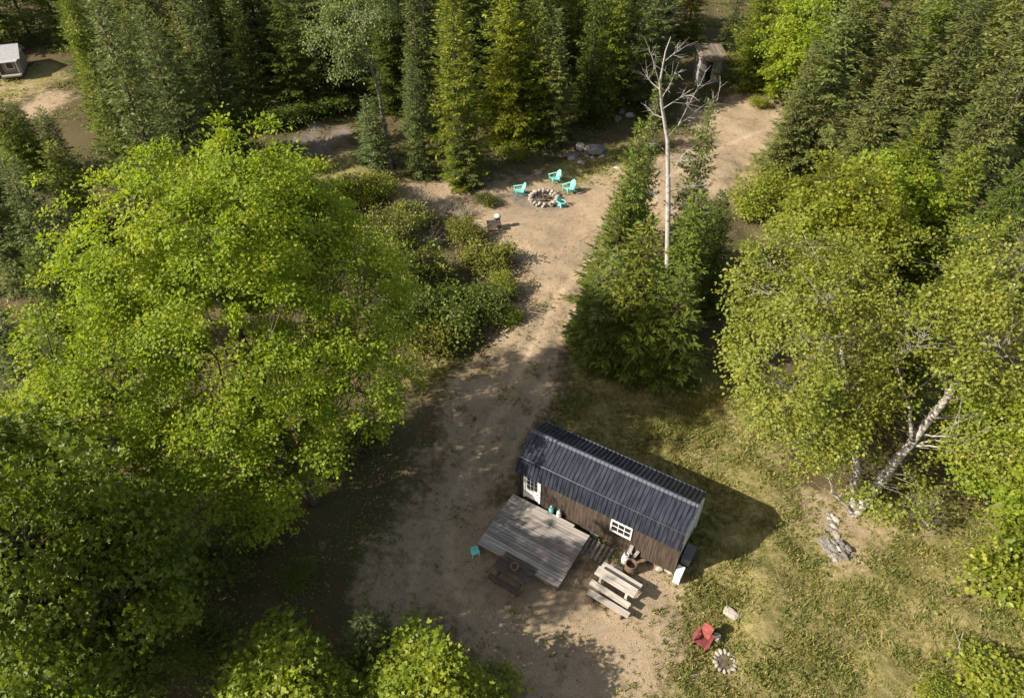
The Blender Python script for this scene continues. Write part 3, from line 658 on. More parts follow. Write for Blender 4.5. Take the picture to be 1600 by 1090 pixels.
def broadleaf(seed, stems, blobs, ncl, nleaf, lsize, mat, bark, cs=.5, maple=True, shell=.5, nlimb=16, hole=None, limb_r=.05, twigs=.6, droop=.15):
    r = np.random.default_rng(seed); wood = MB(); fine = MB()
    sp = []
    for pts, rad in stems:
        pts = [Vector(p) for p in pts]; q = []; rr = []
        for i in range(len(pts) - 1):
            for s in range(4):
                t = s / 4; q.append(pts[i].lerp(pts[i + 1], t) + Vector(r.normal(0, .035, 3))); rr.append(rad[i] * (1 - t) + rad[i + 1] * t)
        q.append(pts[-1]); rr.append(rad[-1]); wood.tube(q, rr, 9); sp += [(p, w_) for p, w_ in zip(q, rr)]
    SPp = np.array([p for p, _ in sp]); SPr = np.array([w_ for _, w_ in sp])
    cl = []; out = []
    wts = np.array([b_[1][0] * b_[1][1] * b_[1][2] for b_ in blobs]) ** .72; wts /= wts.sum()
    for (c, rad), wt in zip(blobs, wts):
        n = int(ncl * wt); c = np.array(c); rad = np.array(rad)
        bd = unit(r.normal(0, 1, (46, 3))); ba = r.uniform(-.38, .30, 46)
        d = unit(r.normal(0, 1, (n * 2, 3)))
        k = 1 + ((d @ bd.T > .87) * ba[None] * np.clip((d @ bd.T - .87) * 14, 0, 1)).sum(1)
        q = np.where(r.uniform(0, 1, len(d)) < shell, r.uniform(.82, 1.0, len(d)), r.uniform(.25, 1, len(d)) ** .5)
        p = c + d * rad * (k * q)[:, None]
        keep = (p[:, 2] > .5) & (r.uniform(0, 1, len(d)) < np.where(d[:, 2] < -.35, .55, 1.0))
        if hole: 
            for hc, hr in hole: keep &= np.linalg.norm((p - np.array(hc)) / np.array(hr), axis=1) > 1
        p, d = p[keep][:n], d[keep][:n]; cl.append(p); out.append(unit(d / rad))
    cl = np.concatenate(cl); out = np.concatenate(out)
    # main limbs
    idx = [int(r.integers(len(cl)))]; dm = np.linalg.norm(cl - cl[idx[0]], axis=1)
    for _ in range(nlimb - 1): j = int(dm.argmax()); idx.append(j); dm = np.minimum(dm, np.linalg.norm(cl - cl[j], axis=1))
    LP = [SPp]
    for j in idx:
        e = cl[j] - .9 * out[j] * min(1.0, np.linalg.norm(cl[j]) / 8); c = np.linalg.norm(SPp - e, axis=1) + 1.2 * np.maximum(0, SPp[:, 2] - e[2] + .8) + 2.0 * (SPp[:, 2] < .15 * e[2] + .5); s = int(c.argmin()); a = SPp[s]
        t = np.linspace(0, 1, 9)[:, None]; mid = (a + e) / 2 + np.array([0, 0, .12 * np.linalg.norm(e - a)])
        q = (1 - t) ** 2 * a + 2 * t * (1 - t) * mid + t ** 2 * e; q[1:-1] += r.normal(0, .07, (7, 3))
        wood.tube(q, np.linspace(min(SPr[s] * .7, limb_r), .012, 9), 6); LP.append(q[2:8])
    LP = np.concatenate(LP)
    used = np.zeros(len(LP))
    for i in range(len(cl)):
        if r.uniform() > twigs: continue
        e = cl[i]; j = int((np.linalg.norm(LP - e, axis=1) + .5 * used + .8 * np.maximum(0, LP[:, 2] - e[2])).argmin()); a = LP[j]; used[j] += 1
        l = np.linalg.norm(e - a)
        if l < .15: continue
        fine.tube([a, (a + e) / 2 + np.array([0, 0, .10 * l]) + r.normal(0, .05 * l, 3), e], [.007 + .006 * min(l, 3), .008, .003], 3, False)
    ci = np.repeat(np.arange(len(cl)), np.maximum(3, r.normal(nleaf, nleaf * .35, len(cl)).astype(int)))
    n = len(ci); o = r.normal(0, 1, (n, 3)); o[:, 2] *= .42
    cscale = r.uniform(.6, 1.3, len(cl)) * cs
    up = np.array([0, 0, 1.0])
    # cluster plane leans with the outward direction
    off = o * cscale[ci][:, None] * .62
    oh_ = out[ci].copy(); oh_[:, 2] = 0
    off[:, 2] -= .35 * np.sum(off * oh_, 1)
    cen = cl[ci] + off
    nor = up * .75 + out[ci] * .55 + r.normal(0, .42, (n, 3))
    tan = unit(off + 1e-3) * .7 + out[ci] * .5 + r.normal(0, .5, (n, 3)); tan[:, 2] -= droop
    sz = lsize * r.uniform(.6, 1.2, n)
    V, F = leaves(cen, tan, nor, sz, MAPLE_T if maple else OVAL_T, MAPLE_F if maple else OVAL_F)
    return [('trunk', wood.mesh('trunk', bark, True)), ('branches', fine.mesh('branches', M['graybark'] if bark is M['birchbark'] else bark)), ('crown', fastmesh('crown', V, F, mat))]

def plant(parts, name, label, cat, loc, rz=0.0, scale=(1, 1, 1), group=None, tint=(1, 1, 1)):
    t = thing(name, label, cat, loc, rz, group); t.scale = scale
    for nm, me in parts:
        o = obj(nm, me, t)
        if nm != 'trunk': o['kind'] = 'stuff'
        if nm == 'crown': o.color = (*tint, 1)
    return t

CON = {
    'spruce': [conifer(1, 14, 2.75, M['spruce'], 1.15, .80, .06, irregular=.28, step=1.35, spray=.38), conifer(2, 14, 2.4, M['spruce'], 1.2, .72, .12, irregular=.32, step=1.3), conifer(12, 14, 2.6, M['spruce'], 1.1, .62, .20, irregular=.4, step=1.7, spray=.40), conifer(13, 14, 2.2, M['spruce'], 1.25, .95, .02, irregular=.3, step=1.15, spray=.32)],
    'fir': [conifer(3, 13, 2.9, M['needle'], 1.05, .82, .02), conifer(4, 12, 2.6, M['needle'], 1.0, .78, .06, irregular=.28), conifer(5, 13, 3.2, M['needle'], .95, .70, .12, irregular=.3, spray=.42)],
    'young_fir': [conifer(6, 5.5, 1.75, M['needle'], 1.25, .85, -.05, spray=.26), conifer(7, 6.5, 1.7, M['needle'], 1.2, .9, -.02, spray=.27)],
    'young_spruce': [conifer(8, 6, 1.5, M['spruce'], 1.25, .85, .0, spray=.25)],
}
ANCH = []
OCC = []                                               # (x, y, r) already planted
def con(kind, label, ut, vt, vb, var=0, width=1.0, tint=(1, 1, 1), group=None, name=None, cat=None):
    ub = 800 + (ut - 800) * (1730 - vb) / (1730 - vt)
    p = on(ub, vb); H = top_height(p, vt); H = min(H, 19)
    if kind == 'spruce': var = (var + int(ut)) % 4
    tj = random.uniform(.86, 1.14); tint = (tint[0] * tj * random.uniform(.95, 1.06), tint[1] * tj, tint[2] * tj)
    pr = CON[kind][var % len(CON[kind])]; h0 = {'spruce': 14, 'fir': (13, 12, 13)[var % 3], 'young_fir': (5.5, 6.5)[var % 2], 'young_spruce': 6}[kind]
    s = H / h0; OCC.append((p.x, p.y, 2.0)); ANCH.append((label, p.x, p.y))
    return plant(pr, name or ('spruce_tree' if 'spruce' in kind else 'fir_tree'), label, cat or ('spruce' if 'spruce' in kind else 'fir'), p, random.uniform(0, 6.28), (s ** .6 * width, s ** .6 * width, s), group, tint)
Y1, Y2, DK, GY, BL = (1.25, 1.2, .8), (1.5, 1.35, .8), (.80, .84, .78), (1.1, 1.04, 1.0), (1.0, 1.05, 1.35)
# clump in the middle, right of the sandy track
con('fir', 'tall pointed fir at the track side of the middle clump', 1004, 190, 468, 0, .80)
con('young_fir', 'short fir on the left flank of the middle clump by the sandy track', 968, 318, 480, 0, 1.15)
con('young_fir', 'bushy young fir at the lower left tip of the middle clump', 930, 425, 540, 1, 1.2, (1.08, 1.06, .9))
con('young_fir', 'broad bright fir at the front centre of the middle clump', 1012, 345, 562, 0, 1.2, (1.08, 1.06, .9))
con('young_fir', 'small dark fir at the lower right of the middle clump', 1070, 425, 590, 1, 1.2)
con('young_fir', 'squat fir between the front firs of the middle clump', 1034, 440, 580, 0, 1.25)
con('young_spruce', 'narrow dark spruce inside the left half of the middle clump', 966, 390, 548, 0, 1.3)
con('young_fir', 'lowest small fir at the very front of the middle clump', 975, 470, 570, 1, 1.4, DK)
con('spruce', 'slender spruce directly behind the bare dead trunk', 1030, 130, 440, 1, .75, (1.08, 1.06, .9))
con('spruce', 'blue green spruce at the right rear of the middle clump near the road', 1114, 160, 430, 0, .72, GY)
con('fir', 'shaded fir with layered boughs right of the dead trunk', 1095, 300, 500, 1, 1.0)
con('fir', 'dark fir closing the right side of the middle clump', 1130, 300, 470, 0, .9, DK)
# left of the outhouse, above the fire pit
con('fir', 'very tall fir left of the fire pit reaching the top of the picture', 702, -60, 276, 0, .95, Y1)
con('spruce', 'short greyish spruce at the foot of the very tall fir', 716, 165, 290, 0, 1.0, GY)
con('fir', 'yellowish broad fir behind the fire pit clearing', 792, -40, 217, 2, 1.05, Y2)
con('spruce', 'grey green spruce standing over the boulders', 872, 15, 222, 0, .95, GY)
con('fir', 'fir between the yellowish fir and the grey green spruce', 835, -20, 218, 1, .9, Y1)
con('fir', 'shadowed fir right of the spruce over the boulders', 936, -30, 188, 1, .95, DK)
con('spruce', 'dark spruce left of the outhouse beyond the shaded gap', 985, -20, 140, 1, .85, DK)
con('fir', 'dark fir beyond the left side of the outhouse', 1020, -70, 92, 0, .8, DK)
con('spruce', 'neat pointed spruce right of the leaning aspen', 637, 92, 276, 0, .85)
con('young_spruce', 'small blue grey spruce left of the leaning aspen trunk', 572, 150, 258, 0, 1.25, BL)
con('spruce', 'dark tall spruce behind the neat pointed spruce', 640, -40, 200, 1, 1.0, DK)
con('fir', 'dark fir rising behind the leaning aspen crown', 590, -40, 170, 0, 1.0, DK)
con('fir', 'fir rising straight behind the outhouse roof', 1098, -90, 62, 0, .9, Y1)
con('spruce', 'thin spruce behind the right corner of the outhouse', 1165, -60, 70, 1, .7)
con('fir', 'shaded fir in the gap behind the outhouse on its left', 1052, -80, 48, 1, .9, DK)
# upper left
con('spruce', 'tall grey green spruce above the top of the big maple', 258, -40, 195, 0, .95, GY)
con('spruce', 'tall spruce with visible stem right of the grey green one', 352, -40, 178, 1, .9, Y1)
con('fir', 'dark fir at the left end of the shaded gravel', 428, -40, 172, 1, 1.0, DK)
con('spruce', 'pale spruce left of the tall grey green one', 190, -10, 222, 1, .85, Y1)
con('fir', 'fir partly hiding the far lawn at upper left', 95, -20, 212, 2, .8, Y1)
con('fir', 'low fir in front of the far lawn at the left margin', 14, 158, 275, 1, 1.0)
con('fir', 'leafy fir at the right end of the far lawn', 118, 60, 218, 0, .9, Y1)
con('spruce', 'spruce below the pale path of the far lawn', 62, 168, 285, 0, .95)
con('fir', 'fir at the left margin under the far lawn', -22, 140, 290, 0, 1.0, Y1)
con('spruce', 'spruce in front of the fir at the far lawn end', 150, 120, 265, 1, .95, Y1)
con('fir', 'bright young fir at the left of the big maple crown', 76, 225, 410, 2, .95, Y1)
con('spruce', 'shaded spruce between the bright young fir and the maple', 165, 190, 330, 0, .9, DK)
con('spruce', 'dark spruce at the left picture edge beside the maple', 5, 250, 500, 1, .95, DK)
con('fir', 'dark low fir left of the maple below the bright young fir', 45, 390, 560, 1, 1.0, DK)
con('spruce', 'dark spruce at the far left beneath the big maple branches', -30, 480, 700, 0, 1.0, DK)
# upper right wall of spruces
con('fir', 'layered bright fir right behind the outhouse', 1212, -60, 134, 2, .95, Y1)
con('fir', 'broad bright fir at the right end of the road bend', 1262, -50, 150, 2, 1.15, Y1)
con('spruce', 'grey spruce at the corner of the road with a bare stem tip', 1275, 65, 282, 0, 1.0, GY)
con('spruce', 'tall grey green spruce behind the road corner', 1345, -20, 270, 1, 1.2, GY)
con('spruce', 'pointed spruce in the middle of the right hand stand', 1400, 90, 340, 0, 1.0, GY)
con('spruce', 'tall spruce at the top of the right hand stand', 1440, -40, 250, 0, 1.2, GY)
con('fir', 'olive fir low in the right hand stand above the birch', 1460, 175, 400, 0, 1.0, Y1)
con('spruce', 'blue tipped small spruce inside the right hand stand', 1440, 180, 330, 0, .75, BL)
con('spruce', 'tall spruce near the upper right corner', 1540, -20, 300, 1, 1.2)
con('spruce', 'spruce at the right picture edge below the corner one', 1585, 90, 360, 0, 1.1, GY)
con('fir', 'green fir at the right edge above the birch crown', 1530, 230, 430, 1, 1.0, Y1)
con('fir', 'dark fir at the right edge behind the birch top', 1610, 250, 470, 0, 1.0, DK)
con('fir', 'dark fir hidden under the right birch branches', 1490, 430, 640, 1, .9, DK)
con('young_spruce', 'young spruce poking up between the two near young maples', 566, 966, 1040, 0, 1.2, (1.1, 1.08, 1.2))

# forest filling behind and at the sides
OCC += [(oh.location.x, oh.location.y, 3.6), (oh.location.x - 2.2, oh.location.y - 3.5, 3.0), (oh.location.x + 1, oh.location.y + 3.5, 3.0)]
def clear(x, y):
    X_, Y_ = np.array([x]), np.array([y])
    if mask(DIRT + TURF + GRAV, X_, Y_, .5)[0] > 0.02: return False
    return min([math.hypot(x - a, y - b_) - c for a, b_, c in OCC] or [9]) > .9
# (zone, kinds, x range, y range, spacing, tint choices, group, the nearest thing each tree is described by)
SHORT = {'tall grey green spruce above the top of the big maple': 'the spruce above the maple top', 'tall spruce with visible stem right of the grey green one': 'the spruce with visible stem',
         'dark fir at the left end of the shaded gravel': 'the fir at the gravel end', 'pale spruce left of the tall grey green one': 'the pale spruce', 'fir partly hiding the far lawn at upper left': 'the fir hiding the far lawn',
         'dark tall spruce behind the neat pointed spruce': 'the neat pointed spruce', 'dark fir rising behind the leaning aspen crown': 'the leaning aspen', 'very tall fir left of the fire pit reaching the top of the picture': 'the very tall fir',
         'yellowish broad fir behind the fire pit clearing': 'the yellowish broad fir', 'fir between the yellowish fir and the grey green spruce': 'the fir among the yellowish ones', 'shadowed fir right of the spruce over the boulders': 'the boulders',
         'dark spruce left of the outhouse beyond the shaded gap': 'the shaded gap', 'dark fir beyond the left side of the outhouse': 'the outhouse', 'layered bright fir right behind the outhouse': 'the layered bright fir',
         'broad bright fir at the right end of the road bend': 'the road bend', 'tall grey green spruce behind the road corner': 'the road corner spruce', 'tall spruce at the top of the right hand stand': 'the tallest right hand spruce',
         'tall spruce near the upper right corner': 'the upper right corner spruce', 'spruce at the right picture edge below the corner one': 'the right edge spruce', 'green fir at the right edge above the birch crown': 'the fir above the birch crown',
         'dark fir at the right edge behind the birch top': 'the dark fir behind the birch', 'leafy fir at the right end of the far lawn': 'the far lawn', 'bright young fir at the left of the big maple crown': 'the bright young fir',
         'shaded spruce between the bright young fir and the maple': 'the spruce beside the maple', 'dark spruce at the left picture edge beside the maple': 'the left edge spruce'}
def place_words(x, y, k=0):
    dist, nm_, ax, ay = sorted(((math.hypot(x - a, y - c), SHORT[l], a, c) for l, a, c in ANCH if l in SHORT))[k]; lx = x - ax * y / ay; dy = y - ay
    side = 'left' if lx < -1.4 else 'right' if lx > 1.4 else ''
    far_ = 'far ' if dist > 9 else 'well ' if dist > 6 else 'just ' if dist < 3.4 else ''
    if dy > 1.6: return far_ + 'behind ' + (('and ' + side + ' of ') if side else '') + nm_
    if dy < -1.6: return far_ + 'in front ' + (('and ' + side + ' of ') if side else 'of ') + nm_
    return far_ + ((side + ' of ') if side else 'beside ') + nm_
ZONES = [
    (('spruce', 'fir'), (-58, -8), (60, 77), 4.4, (DK, GY, (1, 1, 1)), 'conifers of the far upper left wood'),
    (('fir', 'spruce'), (-8, 15), (60, 76), 4.2, (DK, Y1, (1, 1, 1)), 'conifers deep behind the fire pit'),
    (('fir', 'spruce'), (22, 58), (62, 77), 4.4, (Y1, GY, (1, 1, 1)), 'conifers behind the outhouse'),
    (('spruce', 'fir'), (30, 50), (36, 62), 4.0, (GY, (1, 1, 1), Y1), 'conifers of the crowded right hand stand'),
    (('spruce', 'fir'), (-40, -19), (26, 52), 4.0, (DK, DK, (1, 1, 1)), 'conifers left of the big maple')]
HIDDEN = {19, 20, 21, 28, 29, 30, 32, 33, 49, 53, 61, 66, 68, 71, 73, 74, 76, 78, 79, }                                          # numbers of filler spots wholly behind other trees
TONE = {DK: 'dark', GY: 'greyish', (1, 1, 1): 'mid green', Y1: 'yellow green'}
nfill = 0; USED = set(); random.seed(77)
def seen(p, H):                                        # some of it falls inside the picture
    for z in (0.2, .5, .9):
        zz = p.z + H * z - CAM_H; d_ = p.y * math.cos(PITCH) - zz * math.sin(PITCH); u_ = p.x / d_ * FPX; v_ = (p.y * math.sin(PITCH) + zz * math.cos(PITCH)) / d_ * FPX
        if d_ > 0 and abs(u_) < 830 and v_ < 570: return True
    return False
house_line = [(P(20, 110) * k / 10)[:2] for k in range(5, 11)]
for kinds, xr, yr, sp_, tints, grp in ZONES:
    y = yr[0]
    while y < yr[1]:
        x = xr[0] + random.uniform(0, sp_)
        while x < xr[1]:
            px, py = x + random.uniform(-1.2, 1.2), y + random.uniform(-1.2, 1.2)
            H = random.uniform(11, 16); p = Vector((px, py, gz(px, py)))
            ang = math.atan2(px, py)
            blocks_house = abs(ang - math.atan2(-50.5, 71)) < .075 and py < 72
            if clear(px, py) and seen(p, H) and not blocks_house:
                k = random.choice(kinds); v_ = random.randrange(len(CON[k])); s = H / 13.5; wd = random.uniform(.9, 1.15)
                rz_, ti = random.uniform(0, 6.28), random.choice(tints); OCC.append((px, py, 1.6)); nfill += 1
                if nfill not in HIDDEN:
                    for q_ in range(4):
                        lb_ = TONE[ti] + ' ' + k + ' standing ' + place_words(px, py, q_)
                        if lb_ not in USED: break
                    USED.add(lb_)
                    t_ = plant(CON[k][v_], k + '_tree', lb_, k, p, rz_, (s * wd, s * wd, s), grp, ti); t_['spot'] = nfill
            x += sp_ * random.uniform(.85, 1.15)
        y += sp_ * .9

# ------------------------------------------------------------------ broadleaf trees
mb0 = Vector((-8.6, 17.6, 0)); mb0.z = gz(mb0.x, mb0.y)
def rel(u, v, z): return tuple(PZ(u, v, z) - mb0)
big = broadleaf(31, [([(0, 0, -.2), (-.1, .1, 2.6), (-.5, .2, 6), rel(350, 470, 10), rel(370, 350, 13.0)], [.32, .26, .20, .12, .04]),
                     ([(0, 0, 1.0), rel(458, 706, 4.6), rel(390, 612, 7.4), rel(330, 500, 10.5)], [.18, .15, .11, .04]),
                     ([(-.05, .05, 2.2), rel(280, 660, 6.6), rel(170, 620, 8)], [.17, .12, .04]),
                     ([(-.1, .1, 3.0), rel(500, 560, 7.5), rel(540, 480, 9.5)], [.15, .1, .04])],
                [(rel(325, 455, 10.0), (5.0, 5.0, 5.0)), (rel(372, 372, 12.0), (3.0, 3.2, 3.0)), (rel(165, 615, 7.6), (3.4, 3.2, 3.0)), (rel(195, 455, 9.6), (2.0, 2.2, 2.2)), (rel(372, 262, 13.6), (1.25, 1.3, 1.6)), (rel(300, 300, 12.6), (1.2, 1.2, 1.5)), (rel(440, 300, 12.2), (1.2, 1.2, 1.4)), (rel(545, 470, 8.4), (2.7, 3.0, 3.4)), (rel(520, 610, 6.6), (2.5, 2.2, 2.4)), (rel(440, 680, 6.2), (2.4, 2.0, 1.8)), (rel(290, 715, 6.4), (3.4, 2.4, 2.0)), (rel(400, 770, 4.6), (2.1, 1.5, 1.1)), (rel(470, 350, 10.4), (2.4, 2.6, 2.4))],
                1600, 92, .138, M['maple'], M['bark'], .40, False, .66, 26, [(rel(560, 740, 3.5), (2.0, 1.8, 1.6))], .09, .55)
plant(big, 'maple_tree', 'huge bright green maple filling the left half beside the driveway', 'maple', mb0)
bb0 = P(1332, 802)
def relb(u, v, z): return tuple(PZ(u, v, z) - bb0)
birch = broadleaf(41, [([(0, 0, -.2), relb(1338, 735, 1.9), relb(1330, 660, 3.6), relb(1318, 560, 5.8), relb(1300, 470, 7.6)], [.17, .15, .13, .09, .03]),
                       ([(.05, -.05, -.2), relb(1385, 740, 1.9), relb(1452, 655, 4.0), relb(1540, 540, 6.8), relb(1600, 415, 9.6)], [.24, .21, .17, .12, .04]),
                       ([(-.1, 0, .3), relb(1300, 770, 1.1), relb(1290, 720, 2.2)], [.07, .05, .02]),
                       ([relb(1428, 690, 3.3), relb(1420, 640, 4.6), relb(1400, 570, 6.0)], [.09, .06, .02])],
                  [(relb(1225, 590, 5.0), (2.9, 3.2, 3.6)), (relb(1245, 460, 7.0), (3.1, 3.2, 3.2)), (relb(1345, 450, 7.6), (2.8, 2.8, 2.6)), (relb(1300, 650, 4.2), (2.6, 2.4, 2.4)), (relb(1495, 560, 6.4), (3.4, 3.0, 3.0)),
                   (relb(1580, 470, 8.4), (2.8, 2.8, 2.6)), (relb(1560, 700, 3.8), (2.7, 2.2, 2.2)), (relb(1400, 760, 2.0), (1.7, 1.2, 1.1))],
                  1500, 40, .150, M['birch'], M['birchbark'], .44, False, .45, 22, [(tuple(np.array(relb(u_, v_, z_)) + np.array([-.1 * k_, -.62 * k_, .62 * k_])), (q_, q_, q_)) for u_, v_, z_, q_ in ((1375, 750, 1.6, .9), (1420, 695, 2.9, .85), (1462, 645, 4.3, .85), (1530, 552, 6.5, .75), (1338, 730, 2.0, .8), (1322, 595, 5.2, .6), (1570, 480, 8.0, .6)) for k_ in (0, 1.1, 2.2, 3.3)], .045, .45)
plant(birch, 'birch_tree', 'white barked birch with two leaning stems above the stone pile', 'birch', bb0)
ap = on(612, 262)
def rela(u, v, z): return tuple(PZ(u, v, z) - ap)
aspen = broadleaf(51, [([(0, 0, -.2), rela(601, 195, 3.0), rela(588, 130, 6.0), rela(570, 70, 8.8), rela(550, 0, 12.0)], [.15, .13, .11, .08, .03]), ([rela(588, 135, 5.8), rela(594, 110, 6.9), rela(580, 90, 7.9)], [.05, .05, .03])],
                  [(rela(530, 45, 9.6), (2.2, 2.4, 2.6)), (rela(575, 10, 11.5), (2.0, 2.2, 2.6)), (rela(545, 95, 7.8), (1.6, 1.4, 1.2))], 330, 34, .17, M['aspen'], M['graybark'], .5, False, .5, 14, None, .04, .7)
plant(aspen, 'aspen_tree', 'leaning grey stemmed aspen with a thin pale crown beside the gravel', 'aspen', ap)
def gen(seed, H, r_, mat, ls, ncl, nl, maple=True, bark=None, low=.3, cs=.42):
    return broadleaf(seed, [([(0, 0, -.2), (.06, .05, H * .3), (-.05, .1, H * .6), (.05, 0, H * .92)], [H * .014, H * .011, H * .008, .015])],
                     [((0, 0, H * (.5 + low / 2)), (r_, r_, H * (.5 - low / 2))), ((r_ * .35, -r_ * .2, H * .5), (r_ * .8, r_ * .75, H * .3)), ((-r_ * .4, r_ * .2, H * .62), (r_ * .7, r_ * .7, H * .26))],
                     ncl, nl, ls, mat, bark or M['bark'], cs, maple, .55, 12, None, .035, .45)
MED = [gen(61, 8, 3.0, M['young'], .17, 620, 38), gen(62, 8, 2.6, M['maple'], .17, 560, 38), gen(63, 7, 2.2, M['young'], .15, 430, 36, low=.2), gen(64, 5, 1.85, M['young'], .155, 360, 34, low=.15, cs=.36)]
def tree(var, label, u, v, zc, H, rad, tint=(1, 1, 1), name='maple_tree', cat='maple'):
    p = PZ(u, v, zc); z0 = gz(p.x, p.y); h0 = (8, 8, 7, 5)[var]; r0 = (3.0, 2.6, 2.2, 1.85)[var]
    OCC.append((p.x, p.y, rad * .6))
    return plant(MED[var], name, label, cat, (p.x, p.y, z0), random.uniform(0, 6.28), (rad / r0, rad / r0, H / h0), None, tint)
tree(0, 'rounded yellow green maple behind the birch below the spruce stand', 1300, 360, 4.5, 8.0, 3.0, (1.15, 1.05, .9))
tree(1, 'maple sapling crowded against the birch at upper right', 1395, 330, 4.0, 7.0, 2.4)
tree(1, 'shaded leafy maple right of the outhouse under the layered fir', 1246, 80, 5.0, 9.0, 2.9)
tree(3, 'near young maple at the bottom edge left of the two', 462, 1086, 2.5, 4.5, 2.1, (1.12, 1.14, 1))
tree(3, 'near young maple at the bottom edge right of the two', 684, 1090, 2.2, 4.0, 1.9, (1.16, 1.16, 1))
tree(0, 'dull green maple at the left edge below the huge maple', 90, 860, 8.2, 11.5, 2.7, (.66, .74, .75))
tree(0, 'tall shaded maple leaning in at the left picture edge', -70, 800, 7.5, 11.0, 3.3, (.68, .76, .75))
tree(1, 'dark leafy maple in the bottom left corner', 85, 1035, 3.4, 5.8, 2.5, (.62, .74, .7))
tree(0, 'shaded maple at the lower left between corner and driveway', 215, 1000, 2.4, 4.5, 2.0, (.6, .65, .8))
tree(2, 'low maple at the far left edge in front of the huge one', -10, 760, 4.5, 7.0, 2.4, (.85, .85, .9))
tree(1, 'leafy tree at the right edge beneath the birch limb', 1590, 720, 3.0, 6.0, 2.4, (1, 1, 1))
def bush(k):
    q = random.Random(90 + k)
    bl = [((q.uniform(-.7, .7), q.uniform(-.7, .7), q.uniform(.5, 1.0)), (q.uniform(.45, .8), q.uniform(.45, .8), q.uniform(.4, .65))) for _ in range(5)] + [((q.uniform(-.8, .8), q.uniform(-.8, .8), 1.35), (.16, .16, .6)) for _ in range(6)]
    st_ = [([(0, 0, -.1), (c[0] * .4, c[1] * .4, c[2] * .5), c], [.03, .022, .008]) for c, _ in bl]
    return broadleaf(71 + k, st_, bl, 170, 24, .115 + .02 * (k % 3), M['shrub'], M['bark'], .36, False, .4, 9, None, .018, .9)
SHR = [bush(k) for k in range(4)]
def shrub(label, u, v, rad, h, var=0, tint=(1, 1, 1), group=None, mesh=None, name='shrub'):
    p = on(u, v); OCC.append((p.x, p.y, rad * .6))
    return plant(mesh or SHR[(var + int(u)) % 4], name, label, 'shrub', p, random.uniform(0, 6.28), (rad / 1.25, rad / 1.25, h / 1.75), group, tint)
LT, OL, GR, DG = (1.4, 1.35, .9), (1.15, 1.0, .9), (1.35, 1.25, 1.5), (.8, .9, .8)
shrub('bright green shrub below the gravel beside the aspen foot', 592, 312, 1.5, 2.0, 0, LT)
shrub('bright shrub right of the maple crown below the tan grass', 556, 322, 1.4, 2.2, 1, LT)
shrub('grey leaved shrub between maple crown and bare brush', 640, 362, 1.6, 2.2, 0, GR)
shrub('olive shrub just left of the small dark table', 722, 375, 1.3, 1.7, 2, OL)
shrub('leafy olive shrub below the small dark table', 765, 415, 1.6, 1.5, 0, OL)
shrub('pale green shrub standing over the shaded thicket', 610, 395, 1.7, 2.8, 1, GR)
shrub('tall green shrub in the middle of the thicket by the maple', 655, 455, 1.9, 3.0, 2, (1, 1, 1))
shrub('dark shrub at the driveway edge of the thicket', 760, 492, 1.6, 2.0, 0, DG)
shrub('dark round shrub low in the thicket', 700, 512, 1.8, 2.4, 1, DG)
shrub('yellow green sapling shrub beside the driveway bend', 782, 455, .9, 1.5, 2, LT)
shrub('low yellowish shrub at the bottom of the thicket', 672, 545, 1.5, 1.5, 2, OL)
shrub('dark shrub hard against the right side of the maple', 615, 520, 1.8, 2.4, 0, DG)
shrub('green shrub at the left end of the thicket under the maple', 580, 450, 1.7, 2.6, 1, (1, 1, 1))
shrub('small dark brown green bush left of the turquoise chairs', 758, 320, .8, .85, 0, (.8, .75, .8))
shrub('bright shrub at the foot of the yellowish fir', 800, 245, 1.1, 1.0, 1, LT)
shrub('large leafy bush at the right edge of the lawn', 1580, 920, 1.9, 2.2, 1, LT)
shrub('upper leafy bush on the right lawn edge', 1600, 865, 1.6, 1.9, 0, LT)
shrub('leafy bush in the bottom right corner', 1565, 1085, 1.5, 1.4, 1, LT)
shrub('low bush at the bottom edge right of the lawn', 1480, 1105, .9, .9, 0, LT)
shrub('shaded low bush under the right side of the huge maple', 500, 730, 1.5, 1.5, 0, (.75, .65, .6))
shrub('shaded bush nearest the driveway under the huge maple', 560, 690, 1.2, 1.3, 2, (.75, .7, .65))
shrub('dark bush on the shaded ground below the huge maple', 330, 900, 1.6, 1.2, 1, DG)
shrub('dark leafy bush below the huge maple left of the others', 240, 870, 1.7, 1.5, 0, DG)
shrub('green bush at the near end of the road right of the middle clump', 1170, 330, 1.7, 1.8, 0, LT)
shrub('bright bush on the road bank left of the right hand stand', 1205, 300, 1.5, 1.5, 1, LT)
shrub('tiny bush with pale flowers on the road bank below the layered fir', 1185, 168, 1.0, .9, 2, LT)
shrub('dark undergrowth bush at the far side of the shaded gravel', 480, 182, 2.4, 1.6, 0, DG)
shrub('dark undergrowth bush left of the aspen at the gravel end', 520, 172, 2.0, 1.4, 1, DG)
shrub('undergrowth bush behind the gravel near the dark fir', 440, 195, 2.0, 1.4, 2, DG)
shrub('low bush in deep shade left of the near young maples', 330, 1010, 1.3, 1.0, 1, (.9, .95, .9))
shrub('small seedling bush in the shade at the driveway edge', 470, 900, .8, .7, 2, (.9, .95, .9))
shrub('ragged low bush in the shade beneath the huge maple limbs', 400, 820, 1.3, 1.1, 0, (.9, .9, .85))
shrub('bright weedy bush on the left edge of the sandy track', 800, 500, .6, .7, 1, LT)
